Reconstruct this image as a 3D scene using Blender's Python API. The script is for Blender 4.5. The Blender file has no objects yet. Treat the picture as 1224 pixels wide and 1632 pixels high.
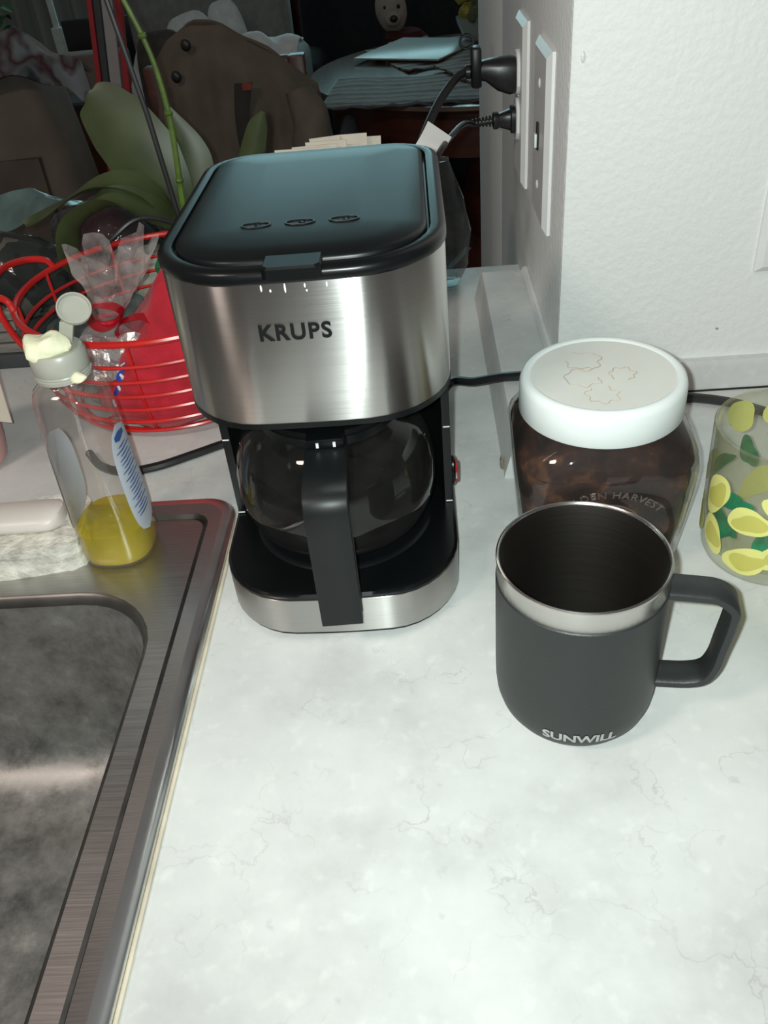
import bpy, bmesh, math, random
from mathutils import Vector, Matrix, noise as mnoise
random.seed(7)
PI = math.pi
R = math.radians
SC = bpy.context.scene
COL = SC.collection

# ---------------------------------------------------------------- camera, light, exposure
H = 0.402                                   # lens height above the worktop (worktop = z 0)
F_PX, PITCH, ROLL, YAW = 1370.0, R(37.38), R(5.857), R(4.4)
cam_d = bpy.data.cameras.new('camera')
cam = bpy.data.objects.new('camera', cam_d)
COL.objects.link(cam)
cam_d.sensor_fit = 'VERTICAL'
cam_d.sensor_height = 36.0
cam_d.lens = 36.0 * F_PX / 1632.0
cam_d.clip_start = 0.01
fwd = Vector((-math.sin(YAW) * math.cos(PITCH), math.cos(YAW) * math.cos(PITCH), -math.sin(PITCH)))
right0 = Vector((math.cos(YAW), math.sin(YAW), 0))
up0 = right0.cross(fwd)
cr, sr = math.cos(ROLL), math.sin(ROLL)
right = right0 * cr - up0 * sr
up = up0 * cr + right0 * sr
CAMROT = Matrix((right, up, -fwd)).transposed()
cam.matrix_world = Matrix.Translation((0, 0, H)) @ CAMROT.to_4x4()
SC.camera = cam

world = bpy.data.worlds.new('world')
SC.world = world
world.use_nodes = True
world.node_tree.nodes['Background'].inputs[0].default_value = (1.0, 0.92, 0.88, 1)
world.node_tree.nodes['Background'].inputs[1].default_value = 0.105
SC.cycles.transparent_max_bounces = 32

# the phone's flash, a little left of and above the lens, beam tilted up
fl_d = bpy.data.lights.new('phone_flash', 'SPOT')
fl_d.energy = 14.3
fl_d.color = (0.895, 1.0, 0.972)
fl_d.shadow_soft_size = 0.004
fl_d.spot_size = R(178)
fl_d.spot_blend = 1.0
fl = bpy.data.objects.new('phone_flash', fl_d)
COL.objects.link(fl)
fl_pos = Vector((0, 0, H)) - right0 * 0.013 + up0 * 0.006
fl_dir = Vector((0.10, math.cos(R(17)), -math.sin(R(17))))
fl.matrix_world = Matrix.Translation(fl_pos) @ fl_dir.to_track_quat('-Z', 'Y').to_matrix().to_4x4()

# the kitchen's own warm ceiling lamp, behind the photographer on the left
kl_d = bpy.data.lights.new('kitchen_lamp', 'AREA')
kl_d.shape = 'DISK'
kl_d.size = 0.32
kl_d.energy = 9.0
kl_d.color = (1.0, 0.83, 0.74)
kl = bpy.data.objects.new('kitchen_lamp', kl_d)
COL.objects.link(kl)
kl.location = (-0.95, -0.35, 1.40)
kl.rotation_euler = (R(12), R(-22), 0)

# daylight coming in through the living-room window
wl_d = bpy.data.lights.new('window_daylight', 'AREA')
wl_d.shape = 'RECTANGLE'
wl_d.size, wl_d.size_y = 2.6, 1.2
wl_d.energy = 17.0
wl_d.color = (0.50, 0.93, 1.0)
wl = bpy.data.objects.new('window_daylight', wl_d)
COL.objects.link(wl)
wl.location = (-0.6, 5.25, 0.95)
wl.rotation_euler = (R(-90), 0, 0)

SC.view_settings.view_transform = 'Standard'
SC.view_settings.look = 'None'
SC.view_settings.gamma = 1.0
SC.view_settings.use_curve_mapping = False
SC.view_settings.exposure = 0.0

# ---------------------------------------------------------------- materials
MATS = {}
def new_mat(name):
    m = bpy.data.materials.new(name)
    m.use_nodes = True
    MATS[name] = m
    return m, m.node_tree.nodes, m.node_tree.links

def ramp(nt, stops):
    n = nt.new('ShaderNodeValToRGB')
    el = n.color_ramp.elements
    while len(el) < len(stops):
        el.new(0.5)
    for e, (p, c) in zip(el, stops):
        e.position = p
        e.color = (*c, 1)
    return n

def mat(name, col, rough=0.5, metal=0.0, var=0.12, scale=40.0, bump=0.0, bscale=None, spec=0.5,
        coat=0.0, sheen=0.0, stretch=None):
    """plain principled surface with a soft procedural colour variation and optional relief"""
    m, nt, lk = new_mat(name)
    b = nt['Principled BSDF']
    tc = nt.new('ShaderNodeTexCoord')
    mp = nt.new('ShaderNodeMapping')
    if stretch:
        mp.inputs['Scale'].default_value = stretch
    lk.new(tc.outputs['Object'], mp.inputs[0])
    nz = nt.new('ShaderNodeTexNoise')
    nz.inputs['Scale'].default_value = scale
    nz.inputs['Detail'].default_value = 5
    lk.new(mp.outputs[0], nz.inputs['Vector'])
    lo = tuple(max(0, c * (1 - var)) for c in col)
    hi = tuple(min(1, c * (1 + var)) for c in col)
    rp = ramp(nt, [(0.3, lo), (0.7, hi)])
    lk.new(nz.outputs['Fac'], rp.inputs[0])
    lk.new(rp.outputs[0], b.inputs['Base Color'])
    b.inputs['Roughness'].default_value = rough
    b.inputs['Metallic'].default_value = metal
    b.inputs['Specular IOR Level'].default_value = spec
    b.inputs['Coat Weight'].default_value = coat
    b.inputs['Sheen Weight'].default_value = sheen
    if bump:
        n2 = nt.new('ShaderNodeTexNoise')
        n2.inputs['Scale'].default_value = bscale or scale * 3
        n2.inputs['Detail'].default_value = 3
        lk.new(mp.outputs[0], n2.inputs['Vector'])
        bp = nt.new('ShaderNodeBump')
        bp.inputs['Strength'].default_value = bump
        bp.inputs['Distance'].default_value = 0.002
        lk.new(n2.outputs['Fac'], bp.inputs['Height'])
        lk.new(bp.outputs[0], b.inputs['Normal'])
    return m

def steel(name, col=(0.62, 0.61, 0.59), rough=0.33, aniso=0.8, rot=0.25, radial=True, streak=(1, 1, 600), var=0.06):
    m, nt, lk = new_mat(name)
    b = nt['Principled BSDF']
    b.inputs['Metallic'].default_value = 1.0
    b.inputs['Anisotropic'].default_value = aniso
    b.inputs['Anisotropic Rotation'].default_value = rot
    if radial:
        tg = nt.new('ShaderNodeTangent')
        tg.direction_type = 'RADIAL'
        tg.axis = 'Z'
        lk.new(tg.outputs[0], b.inputs['Tangent'])
    tc = nt.new('ShaderNodeTexCoord')
    mp = nt.new('ShaderNodeMapping')
    mp.inputs['Scale'].default_value = streak
    lk.new(tc.outputs['Object'], mp.inputs[0])
    nz = nt.new('ShaderNodeTexNoise')
    nz.inputs['Scale'].default_value = 6
    nz.inputs['Detail'].default_value = 6
    lk.new(mp.outputs[0], nz.inputs['Vector'])
    rp = ramp(nt, [(0.3, tuple(c * (1 - var) for c in col)), (0.7, tuple(min(1, c * (1 + var)) for c in col))])
    lk.new(nz.outputs['Fac'], rp.inputs[0])
    lk.new(rp.outputs[0], b.inputs['Base Color'])
    r2 = ramp(nt, [(0.3, (rough * 0.95,) * 3), (0.7, (rough * 1.06,) * 3)])
    lk.new(nz.outputs['Fac'], r2.inputs[0])
    lk.new(r2.outputs[0], b.inputs['Roughness'])
    return m

def clear(name, tint=(0.97, 0.98, 0.97), rough=0.03, ior=1.45, haze=0.0, hazecol=(0.8, 0.8, 0.8), wrinkle=0.0, wscale=60):
    """thin clear glass or film: see-through with Fresnel reflection and a trace of dust"""
    m, nt, lk = new_mat(name)
    nt.remove(nt['Principled BSDF'])
    out = nt['Material Output']
    tr = nt.new('ShaderNodeBsdfTransparent')
    tr.inputs[0].default_value = (*tint, 1)
    gl = nt.new('ShaderNodeBsdfGlossy')
    gl.inputs['Roughness'].default_value = rough
    fr = nt.new('ShaderNodeLayerWeight')
    fr.inputs['Blend'].default_value = 0.5
    pw = nt.new('ShaderNodeMath')
    pw.operation = 'POWER'
    pw.inputs[1].default_value = 4.0
    lk.new(fr.outputs['Facing'], pw.inputs[0])
    f0 = ((ior - 1) / (ior + 1)) ** 2
    ma = nt.new('ShaderNodeMath')
    ma.operation = 'MULTIPLY_ADD'
    ma.inputs[1].default_value = 0.85
    ma.inputs[2].default_value = f0
    lk.new(pw.outputs[0], ma.inputs[0])
    mx = nt.new('ShaderNodeMixShader')
    lk.new(ma.outputs[0], mx.inputs[0])
    lk.new(tr.outputs[0], mx.inputs[1])
    lk.new(gl.outputs[0], mx.inputs[2])
    last = mx
    tc = nt.new('ShaderNodeTexCoord')
    nz = nt.new('ShaderNodeTexNoise')
    nz.inputs['Scale'].default_value = wscale
    nz.inputs['Detail'].default_value = 4
    lk.new(tc.outputs['Object'], nz.inputs['Vector'])
    if wrinkle:
        bp = nt.new('ShaderNodeBump')
        bp.inputs['Strength'].default_value = wrinkle
        bp.inputs['Distance'].default_value = 0.004
        lk.new(nz.outputs['Fac'], bp.inputs['Height'])
        lk.new(bp.outputs[0], gl.inputs['Normal'])
        lk.new(bp.outputs[0], fr.inputs['Normal'])
    if haze:
        df = nt.new('ShaderNodeBsdfDiffuse')
        df.inputs[0].default_value = (*hazecol, 1)
        rp = ramp(nt, [(0.35, (haze * 0.4,) * 3), (0.7, (haze * 1.6,) * 3)])
        lk.new(nz.outputs['Fac'], rp.inputs[0])
        m2 = nt.new('ShaderNodeMixShader')
        lk.new(rp.outputs[0], m2.inputs[0])
        lk.new(mx.outputs[0], m2.inputs[1])
        lk.new(df.outputs[0], m2.inputs[2])
        last = m2
    lk.new(last.outputs[0], out.inputs['Surface'])
    return m

def laminate(name, base=(0.625, 0.64, 0.622)):
    m, nt, lk = new_mat(name)
    b = nt['Principled BSDF']
    tc = nt.new('ShaderNodeTexCoord')
    n1 = nt.new('ShaderNodeTexNoise')
    n1.inputs['Scale'].default_value = 9
    n1.inputs['Detail'].default_value = 8
    n1.inputs['Roughness'].default_value = 0.62
    lk.new(tc.outputs['Object'], n1.inputs['Vector'])
    s = base
    r1 = ramp(nt, [(0.25, (s[0] * .74, s[1] * .74, s[2] * .735)), (0.5, s), (0.75, tuple(min(1, c * 1.16) for c in s))])
    lk.new(n1.outputs['Fac'], r1.inputs[0])
    # warped vein network
    n2 = nt.new('ShaderNodeTexNoise')
    n2.inputs['Scale'].default_value = 22
    n2.inputs['Detail'].default_value = 6
    lk.new(tc.outputs['Object'], n2.inputs['Vector'])
    mixv = nt.new('ShaderNodeMix')
    mixv.data_type = 'RGBA'
    mixv.inputs[0].default_value = 0.13
    lk.new(tc.outputs['Object'], mixv.inputs[6])
    lk.new(n2.outputs['Color'], mixv.inputs[7])
    vo = nt.new('ShaderNodeTexVoronoi')
    vo.feature = 'DISTANCE_TO_EDGE'
    vo.inputs['Scale'].default_value = 17
    lk.new(mixv.outputs[2], vo.inputs['Vector'])
    rv = ramp(nt, [(0.0, (1, 1, 1)), (0.018, (0, 0, 0))])
    lk.new(vo.outputs['Distance'], rv.inputs[0])
    # the veins come and go
    n3 = nt.new('ShaderNodeTexNoise')
    n3.inputs['Scale'].default_value = 26
    n3.inputs['Detail'].default_value = 3
    lk.new(tc.outputs['Object'], n3.inputs['Vector'])
    rm = ramp(nt, [(0.46, (0, 0, 0)), (0.68, (0.42, 0.42, 0.42))])
    lk.new(n3.outputs['Fac'], rm.inputs[0])
    mul = nt.new('ShaderNodeMath')
    mul.operation = 'MULTIPLY'
    lk.new(rv.outputs[0], mul.inputs[0])
    lk.new(rm.outputs[0], mul.inputs[1])
    mx = nt.new('ShaderNodeMix')
    mx.data_type = 'RGBA'
    lk.new(mul.outputs[0], mx.inputs[0])
    lk.new(r1.outputs[0], mx.inputs[6])
    mx.inputs[7].default_value = (s[0] * .52, s[1] * .47, s[2] * .43, 1)
    # pale flecks and a few dark grains
    n4 = nt.new('ShaderNodeTexNoise')
    n4.inputs['Scale'].default_value = 85
    n4.inputs['Detail'].default_value = 7
    lk.new(tc.outputs['Object'], n4.inputs['Vector'])
    rf = ramp(nt, [(0.57, (0, 0, 0)), (0.78, (0.38, 0.38, 0.38))])
    lk.new(n4.outputs['Fac'], rf.inputs[0])
    mx2 = nt.new('ShaderNodeMix')
    mx2.data_type = 'RGBA'
    lk.new(rf.outputs[0], mx2.inputs[0])
    lk.new(mx.outputs[2], mx2.inputs[6])
    mx2.inputs[7].default_value = (min(1, s[0] * 1.35), min(1, s[1] * 1.35), min(1, s[2] * 1.33), 1)
    rd = ramp(nt, [(0.24, (0.35, 0.35, 0.35)), (0.33, (0, 0, 0))])
    lk.new(n4.outputs['Fac'], rd.inputs[0])
    mx3 = nt.new('ShaderNodeMix')
    mx3.data_type = 'RGBA'
    lk.new(rd.outputs[0], mx3.inputs[0])
    lk.new(mx2.outputs[2], mx3.inputs[6])
    mx3.inputs[7].default_value = (s[0] * .6, s[1] * .6, s[2] * .6, 1)
    lk.new(mx3.outputs[2], b.inputs['Base Color'])
    b.inputs['Roughness'].default_value = 0.42
    b.inputs['Specular IOR Level'].default_value = 0.35
    return m

def basin_steel(name):
    """stainless steel with lime scale and wear"""
    m, nt, lk = new_mat(name)
    b = nt['Principled BSDF']
    tc = nt.new('ShaderNodeTexCoord')
    n1 = nt.new('ShaderNodeTexNoise')
    n1.inputs['Scale'].default_value = 38
    n1.inputs['Detail'].default_value = 10
    n1.inputs['Roughness'].default_value = 0.7
    lk.new(tc.outputs['Object'], n1.inputs['Vector'])
    r1 = ramp(nt, [(0.32, (0.22, 0.225, 0.215)), (0.48, (0.35, 0.355, 0.34)), (0.60, (0.43, 0.435, 0.42)), (0.74, (0.60, 0.60, 0.58))])
    lk.new(n1.outputs['Fac'], r1.inputs[0])
    lk.new(r1.outputs[0], b.inputs['Base Color'])
    b.inputs['Metallic'].default_value = 0.85
    r2 = ramp(nt, [(0.3, (0.36,) * 3), (0.7, (0.55,) * 3)])
    lk.new(n1.outputs['Fac'], r2.inputs[0])
    lk.new(r2.outputs[0], b.inputs['Roughness'])
    bp = nt.new('ShaderNodeBump')
    bp.inputs['Strength'].default_value = 0.12
    bp.inputs['Distance'].default_value = 0.002
    lk.new(n1.outputs['Fac'], bp.inputs['Height'])
    lk.new(bp.outputs[0], b.inputs['Normal'])
    return m

def coffee_mat(name):
    m, nt, lk = new_mat(name)
    b = nt['Principled BSDF']
    tc = nt.new('ShaderNodeTexCoord')
    n1 = nt.new('ShaderNodeTexNoise')
    n1.inputs['Scale'].default_value = 60
    n1.inputs['Detail'].default_value = 8
    lk.new(tc.outputs['Object'], n1.inputs['Vector'])
    r1 = ramp(nt, [(0.35, (0.007, 0.003, 0.0025)), (0.55, (0.026, 0.010, 0.007)), (0.68, (0.085, 0.036, 0.016))])
    lk.new(n1.outputs['Fac'], r1.inputs[0])
    lk.new(r1.outputs[0], b.inputs['Base Color'])
    b.inputs['Roughness'].default_value = 0.8
    bp = nt.new('ShaderNodeBump')
    bp.inputs['Strength'].default_value = 0.5
    bp.inputs['Distance'].default_value = 0.002
    lk.new(n1.outputs['Fac'], bp.inputs['Height'])
    lk.new(bp.outputs[0], b.inputs['Normal'])
    return m

def wall_mat(name, col=(0.80, 0.82, 0.80)):
    m, nt, lk = new_mat(name)
    b = nt['Principled BSDF']
    tc = nt.new('ShaderNodeTexCoord')
    b.inputs['Base Color'].default_value = (*col, 1)
    b.inputs['Roughness'].default_value = 0.55
    n1 = nt.new('ShaderNodeTexNoise')
    n1.inputs['Scale'].default_value = 150
    n1.inputs['Detail'].default_value = 3
    lk.new(tc.outputs['Object'], n1.inputs['Vector'])
    rp = ramp(nt, [(0.35, (0, 0, 0)), (0.65, (1, 1, 1))])
    lk.new(n1.outputs['Fac'], rp.inputs[0])
    bp = nt.new('ShaderNodeBump')
    bp.inputs['Strength'].default_value = 0.16
    bp.inputs['Distance'].default_value = 0.0025
    lk.new(rp.outputs[0], bp.inputs['Height'])
    lk.new(bp.outputs[0], b.inputs['Normal'])
    return m

def emit(name, col, strength):
    m, nt, lk = new_mat(name)
    nt.remove(nt['Principled BSDF'])
    e = nt.new('ShaderNodeEmission')
    e.inputs[0].default_value = (*col, 1)
    e.inputs[1].default_value = strength
    lk.new(e.outputs[0], nt['Material Output'].inputs['Surface'])
    return m

def stripes(name, cols, scale, axis=0, rough=0.8):
    """woven stripes along one object axis"""
    m, nt, lk = new_mat(name)
    b = nt['Principled BSDF']
    tc = nt.new('ShaderNodeTexCoord')
    sp = nt.new('ShaderNodeSeparateXYZ')
    lk.new(tc.outputs['Object'], sp.inputs[0])
    nz = nt.new('ShaderNodeTexNoise')
    nz.inputs['Scale'].default_value = 30
    lk.new(tc.outputs['Object'], nz.inputs['Vector'])
    ma = nt.new('ShaderNodeMath')
    ma.operation = 'MULTIPLY_ADD'
    ma.inputs[1].default_value = scale
    lk.new(sp.outputs[axis], ma.inputs[0])
    ad = nt.new('ShaderNodeMath')
    ad.operation = 'MULTIPLY'
    ad.inputs[1].default_value = 0.25
    lk.new(nz.outputs['Fac'], ad.inputs[0])
    lk.new(ad.outputs[0], ma.inputs[2])
    fr = nt.new('ShaderNodeMath')
    fr.operation = 'FRACT'
    lk.new(ma.outputs[0], fr.inputs[0])
    n = len(cols)
    rp = ramp(nt, [(i / n, c) for i, c in enumerate(cols)])
    rp.color_ramp.interpolation = 'CONSTANT'
    lk.new(fr.outputs[0], rp.inputs[0])
    lk.new(rp.outputs[0], b.inputs['Base Color'])
    b.inputs['Roughness'].default_value = rough
    return m

def blotch(name, cols, scale, rough=0.8, sharp=True):
    m, nt, lk = new_mat(name)
    b = nt['Principled BSDF']
    tc = nt.new('ShaderNodeTexCoord')
    nz = nt.new('ShaderNodeTexNoise')
    nz.inputs['Scale'].default_value = scale
    nz.inputs['Detail'].default_value = 2
    lk.new(tc.outputs['Object'], nz.inputs['Vector'])
    n = len(cols)
    rp = ramp(nt, [(0.3 + 0.4 * i / n, c) for i, c in enumerate(cols)])
    if sharp:
        rp.color_ramp.interpolation = 'CONSTANT'
    lk.new(nz.outputs['Fac'], rp.inputs[0])
    lk.new(rp.outputs[0], b.inputs['Base Color'])
    b.inputs['Roughness'].default_value = rough
    return m

laminate('laminate')
wall_mat('wall_paint')
mat('far_wall_paint', (0.16, 0.15, 0.14), 0.8)
mat('carpet', (0.050, 0.036, 0.030), 0.95, scale=60, var=0.4, bump=0.4)
mat('plate_plastic', (0.78, 0.79, 0.78), 0.35, var=0.02)
mat('black_plastic', (0.0035, 0.0045, 0.005), 0.36, var=0.12, spec=0.30)
mat('black_gloss', (0.0035, 0.0042, 0.0045), 0.28, var=0.1, spec=0.32)
mat('handle_black', (0.0085, 0.0098, 0.0102), 0.42, var=0.08, spec=0.30)
mat('dark_gap', (0.004, 0.004, 0.004), 0.6)
mat('lettering_black', (0.008, 0.008, 0.008), 0.6, spec=0.08)
steel('brushed_steel', (0.52, 0.515, 0.495), 0.29, 1.0, streak=(0.6, 0.6, 420), var=0.05)
steel('rim_steel', (0.60, 0.58, 0.55), 0.26, 0.5)
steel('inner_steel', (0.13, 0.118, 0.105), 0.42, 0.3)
steel('deck_steel', (0.50, 0.485, 0.47), 0.36, 0.7, 0.0, False, (4, 260, 1), 0.16)
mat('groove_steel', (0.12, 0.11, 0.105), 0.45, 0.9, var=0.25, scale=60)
mat('edge_steel', (0.78, 0.80, 0.80), 0.30, 1.0, var=0.08)
basin_steel('scaled_steel')
mat('lip_reflection_steel', (0.17, 0.165, 0.155), 0.4, 0.9, var=0.2, scale=50)  # reflection of the dark basin in the rolled lip, put into the colour
mat('caulk', (0.62, 0.56, 0.44), 0.6, scale=35, var=0.2)
mat('mug_black', (0.018, 0.021, 0.021), 0.46, var=0.06, bump=0.08, bscale=900)
mat('mug_lettering', (0.42, 0.43, 0.42), 0.45, var=0.04)
clear('carafe_glass', (0.95, 0.955, 0.95), 0.02, 1.5, haze=0.010, hazecol=(0.5, 0.46, 0.42), wscale=40)
clear('jar_glass', (0.95, 0.95, 0.93), 0.03, 1.5)
clear('tumbler_glass', (0.95, 0.955, 0.91), 0.03, 1.48, haze=0.05, hazecol=(0.62, 0.60, 0.42), wscale=25)
clear('bottle_plastic', (0.94, 0.93, 0.92), 0.06, 1.46, haze=0.05, hazecol=(0.75, 0.70, 0.66), wscale=30)
clear('yellow_soap', (0.90, 0.82, 0.05), 0.03, 1.35, haze=0.34, hazecol=(0.85, 0.72, 0.005), wscale=9)
clear('cellophane', (0.95, 0.92, 0.91), 0.06, 1.55, haze=0.16, hazecol=(0.85, 0.78, 0.76), wrinkle=0.9, wscale=55)
clear('grey_film', (0.72, 0.76, 0.76), 0.10, 1.5, haze=0.06, hazecol=(0.2, 0.22, 0.23), wrinkle=0.8, wscale=40)
coffee_mat('coffee')
mat('emboss_highlight', (0.10, 0.075, 0.065), 0.18, var=0.3, spec=0.8)  # highlights on the raised glass ridges, painted as a lighter opaque colour
mat('lid_white', (0.78, 0.84, 0.82), 0.4, var=0.02)
mat('lid_inset', (0.70, 0.71, 0.66), 0.5, var=0.06, scale=18)
mat('lid_stain', (0.44, 0.35, 0.26), 0.6, var=0.2, scale=80)
mat('lemon_pale', (0.74, 0.73, 0.24), 0.5, var=0.04)
mat('lemon_deep', (0.55, 0.52, 0.12), 0.5, var=0.05)
mat('leaf_print', (0.018, 0.17, 0.075), 0.5, var=0.3, scale=120)
mat('red_wire', (0.62, 0.018, 0.016), 0.28, var=0.08)
mat('red_felt', (0.50, 0.014, 0.030), 0.95, var=0.22, scale=45, bump=0.5, bscale=500, sheen=0.2)
mat('red_ribbon', (0.48, 0.006, 0.020), 0.2, var=0.2)
mat('blue_cord', (0.018, 0.055, 0.40), 0.5, var=0.2)
mat('white_cord', (0.75, 0.75, 0.75), 0.5)
mat('foil', (0.75, 0.74, 0.73), 0.3, 0.8, bump=0.8, bscale=120)
mat('brown_sweets', (0.07, 0.028, 0.022), 0.5, var=0.4, scale=50)
mat('cap_plastic', (0.40, 0.40, 0.345), 0.35, var=0.06)
mat('dried_soap', (0.80, 0.80, 0.56), 0.6, var=0.05, bump=0.5, bscale=150)
mat('label_white', (0.52, 0.56, 0.62), 0.4, var=0.04)
mat('label_blue', (0.05, 0.11, 0.32), 0.45)
mat('sponge', (0.70, 0.68, 0.60), 0.95, var=0.28, scale=110, bump=1.0, bscale=190)
mat('soap_bar', (0.72, 0.66, 0.61), 0.4, var=0.03)
mat('pink_plastic', (0.62, 0.36, 0.34), 0.45, var=0.05)
mat('cream_card', (0.62, 0.56, 0.47), 0.8, var=0.06)
mat('cord_black', (0.010, 0.010, 0.011), 0.33, var=0.15)
mat('tag_paper', (0.72, 0.71, 0.68), 0.6, var=0.03)
mat('switch_red', (0.36, 0.018, 0.012), 0.25)
mat('chrome', (0.8, 0.8, 0.8), 0.15, 1.0)
mat('orchid_leaf', (0.056, 0.075, 0.028), 0.42, var=0.25, scale=22, stretch=(1, 1, 1))
mat('orchid_stem', (0.12, 0.20, 0.035), 0.4, var=0.3, scale=60)
mat('stake', (0.030, 0.030, 0.032), 0.4)
mat('bud', (0.36, 0.38, 0.08), 0.5, var=0.3, scale=80)
mat('pot', (0.10, 0.11, 0.10), 0.4)
mat('soil', (0.06, 0.035, 0.02), 0.9, bump=0.8)
mat('pale_stone', (0.42, 0.45, 0.38), 0.6, var=0.35, scale=40)
mat('green_print', (0.03, 0.16, 0.07), 0.5, var=0.3)
mat('slat_grey', (0.20, 0.19, 0.17), 0.7, var=0.2, stretch=(1, 10, 10))
blotch('camo', [(0.012, 0.012, 0.010), (0.035, 0.04, 0.03), (0.26, 0.21, 0.17)], 22)
blotch('wine_fabric', [(0.05, 0.008, 0.012), (0.085, 0.012, 0.018), (0.06, 0.05, 0.05)], 9, sharp=False)
mat('jade_film', (0.10, 0.16, 0.15), 0.25, var=0.5, scale=15, bump=0.6, bscale=30)
# living room
mat('recliner', (0.20, 0.165, 0.135), 0.85, var=0.15, scale=9, bump=0.2)
mat('recliner_dark', (0.13, 0.105, 0.085), 0.85, var=0.2, scale=9)
blotch('blanket', [(0.03, 0.035, 0.04), (0.15, 0.165, 0.18), (0.06, 0.02, 0.025), (0.22, 0.25, 0.27)], 13, sharp=False)
mat('blanket_lining', (0.20, 0.14, 0.12), 0.9)
mat('jacket', (0.125, 0.102, 0.078), 0.92, var=0.18, scale=14, bump=0.3, bscale=200)
mat('jacket_fold_shade', (0.035, 0.030, 0.026), 0.9)  # darker jacket brown, with the fold's shade put into the colour
mat('button', (0.014, 0.012, 0.010), 0.4)
mat('lining_red', (0.22, 0.04, 0.025), 0.8)
mat('sofa_grey', (0.19, 0.21, 0.20), 0.85, var=0.15)
mat('cushion_pale', (0.52, 0.60, 0.60), 0.9, var=0.12)
mat('cushion_dark', (0.055, 0.055, 0.05), 0.9, var=0.3)
mat('paper_white', (0.55, 0.60, 0.60), 0.7, var=0.1)
mat('orange_box', (0.26, 0.13, 0.07), 0.7, var=0.3)
mat('dark_wood', (0.085, 0.024, 0.014), 0.4, var=0.35, scale=6, stretch=(1, 1, 6))
mat('table_top', (0.10, 0.055, 0.035), 0.16, var=0.3, scale=8, spec=0.9)
stripes('rag_mat', [(0.19, 0.165, 0.14), (0.085, 0.075, 0.07), (0.22, 0.195, 0.17), (0.14, 0.125, 0.115), (0.03, 0.027, 0.027), (0.20, 0.17, 0.145)], 9.0, axis=1)
mat('mat_edge', (0.03, 0.028, 0.028), 0.9)
mat('place_card', (0.26, 0.30, 0.29), 0.3, var=0.06)
mat('navy_cloth', (0.010, 0.014, 0.017), 0.9, var=0.3)
mat('maroon_cloth', (0.055, 0.009, 0.010), 0.9, var=0.5, scale=10)
mat('plush', (0.34, 0.31, 0.27), 0.95, var=0.12, bump=0.4)
mat('scarf', (0.055, 0.008, 0.010), 0.9)
mat('curtain', (0.26, 0.31, 0.29), 0.85, var=0.15, scale=5, stretch=(8, 8, 0.3))
mat('white_paint', (0.55, 0.66, 0.64), 0.5)
mat('screen_black', (0.006, 0.007, 0.008), 0.3)
mat('red_frame', (0.38, 0.022, 0.028), 0.4, var=0.1)
mat('grey_board', (0.36, 0.33, 0.33), 0.5, var=0.05)
mat('navy_plastic', (0.012, 0.018, 0.05), 0.5)
mat('dark_slate', (0.05, 0.055, 0.06), 0.5)
mat('house_leaf', (0.02, 0.11, 0.03), 0.4, var=0.4)
mat('flower_yellow', (0.32, 0.28, 0.05), 0.7, var=0.3)
mat('flower_green', (0.07, 0.09, 0.045), 0.7, var=0.4)
emit('window_sky', (0.50, 0.93, 1.0), 1.1)

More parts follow.
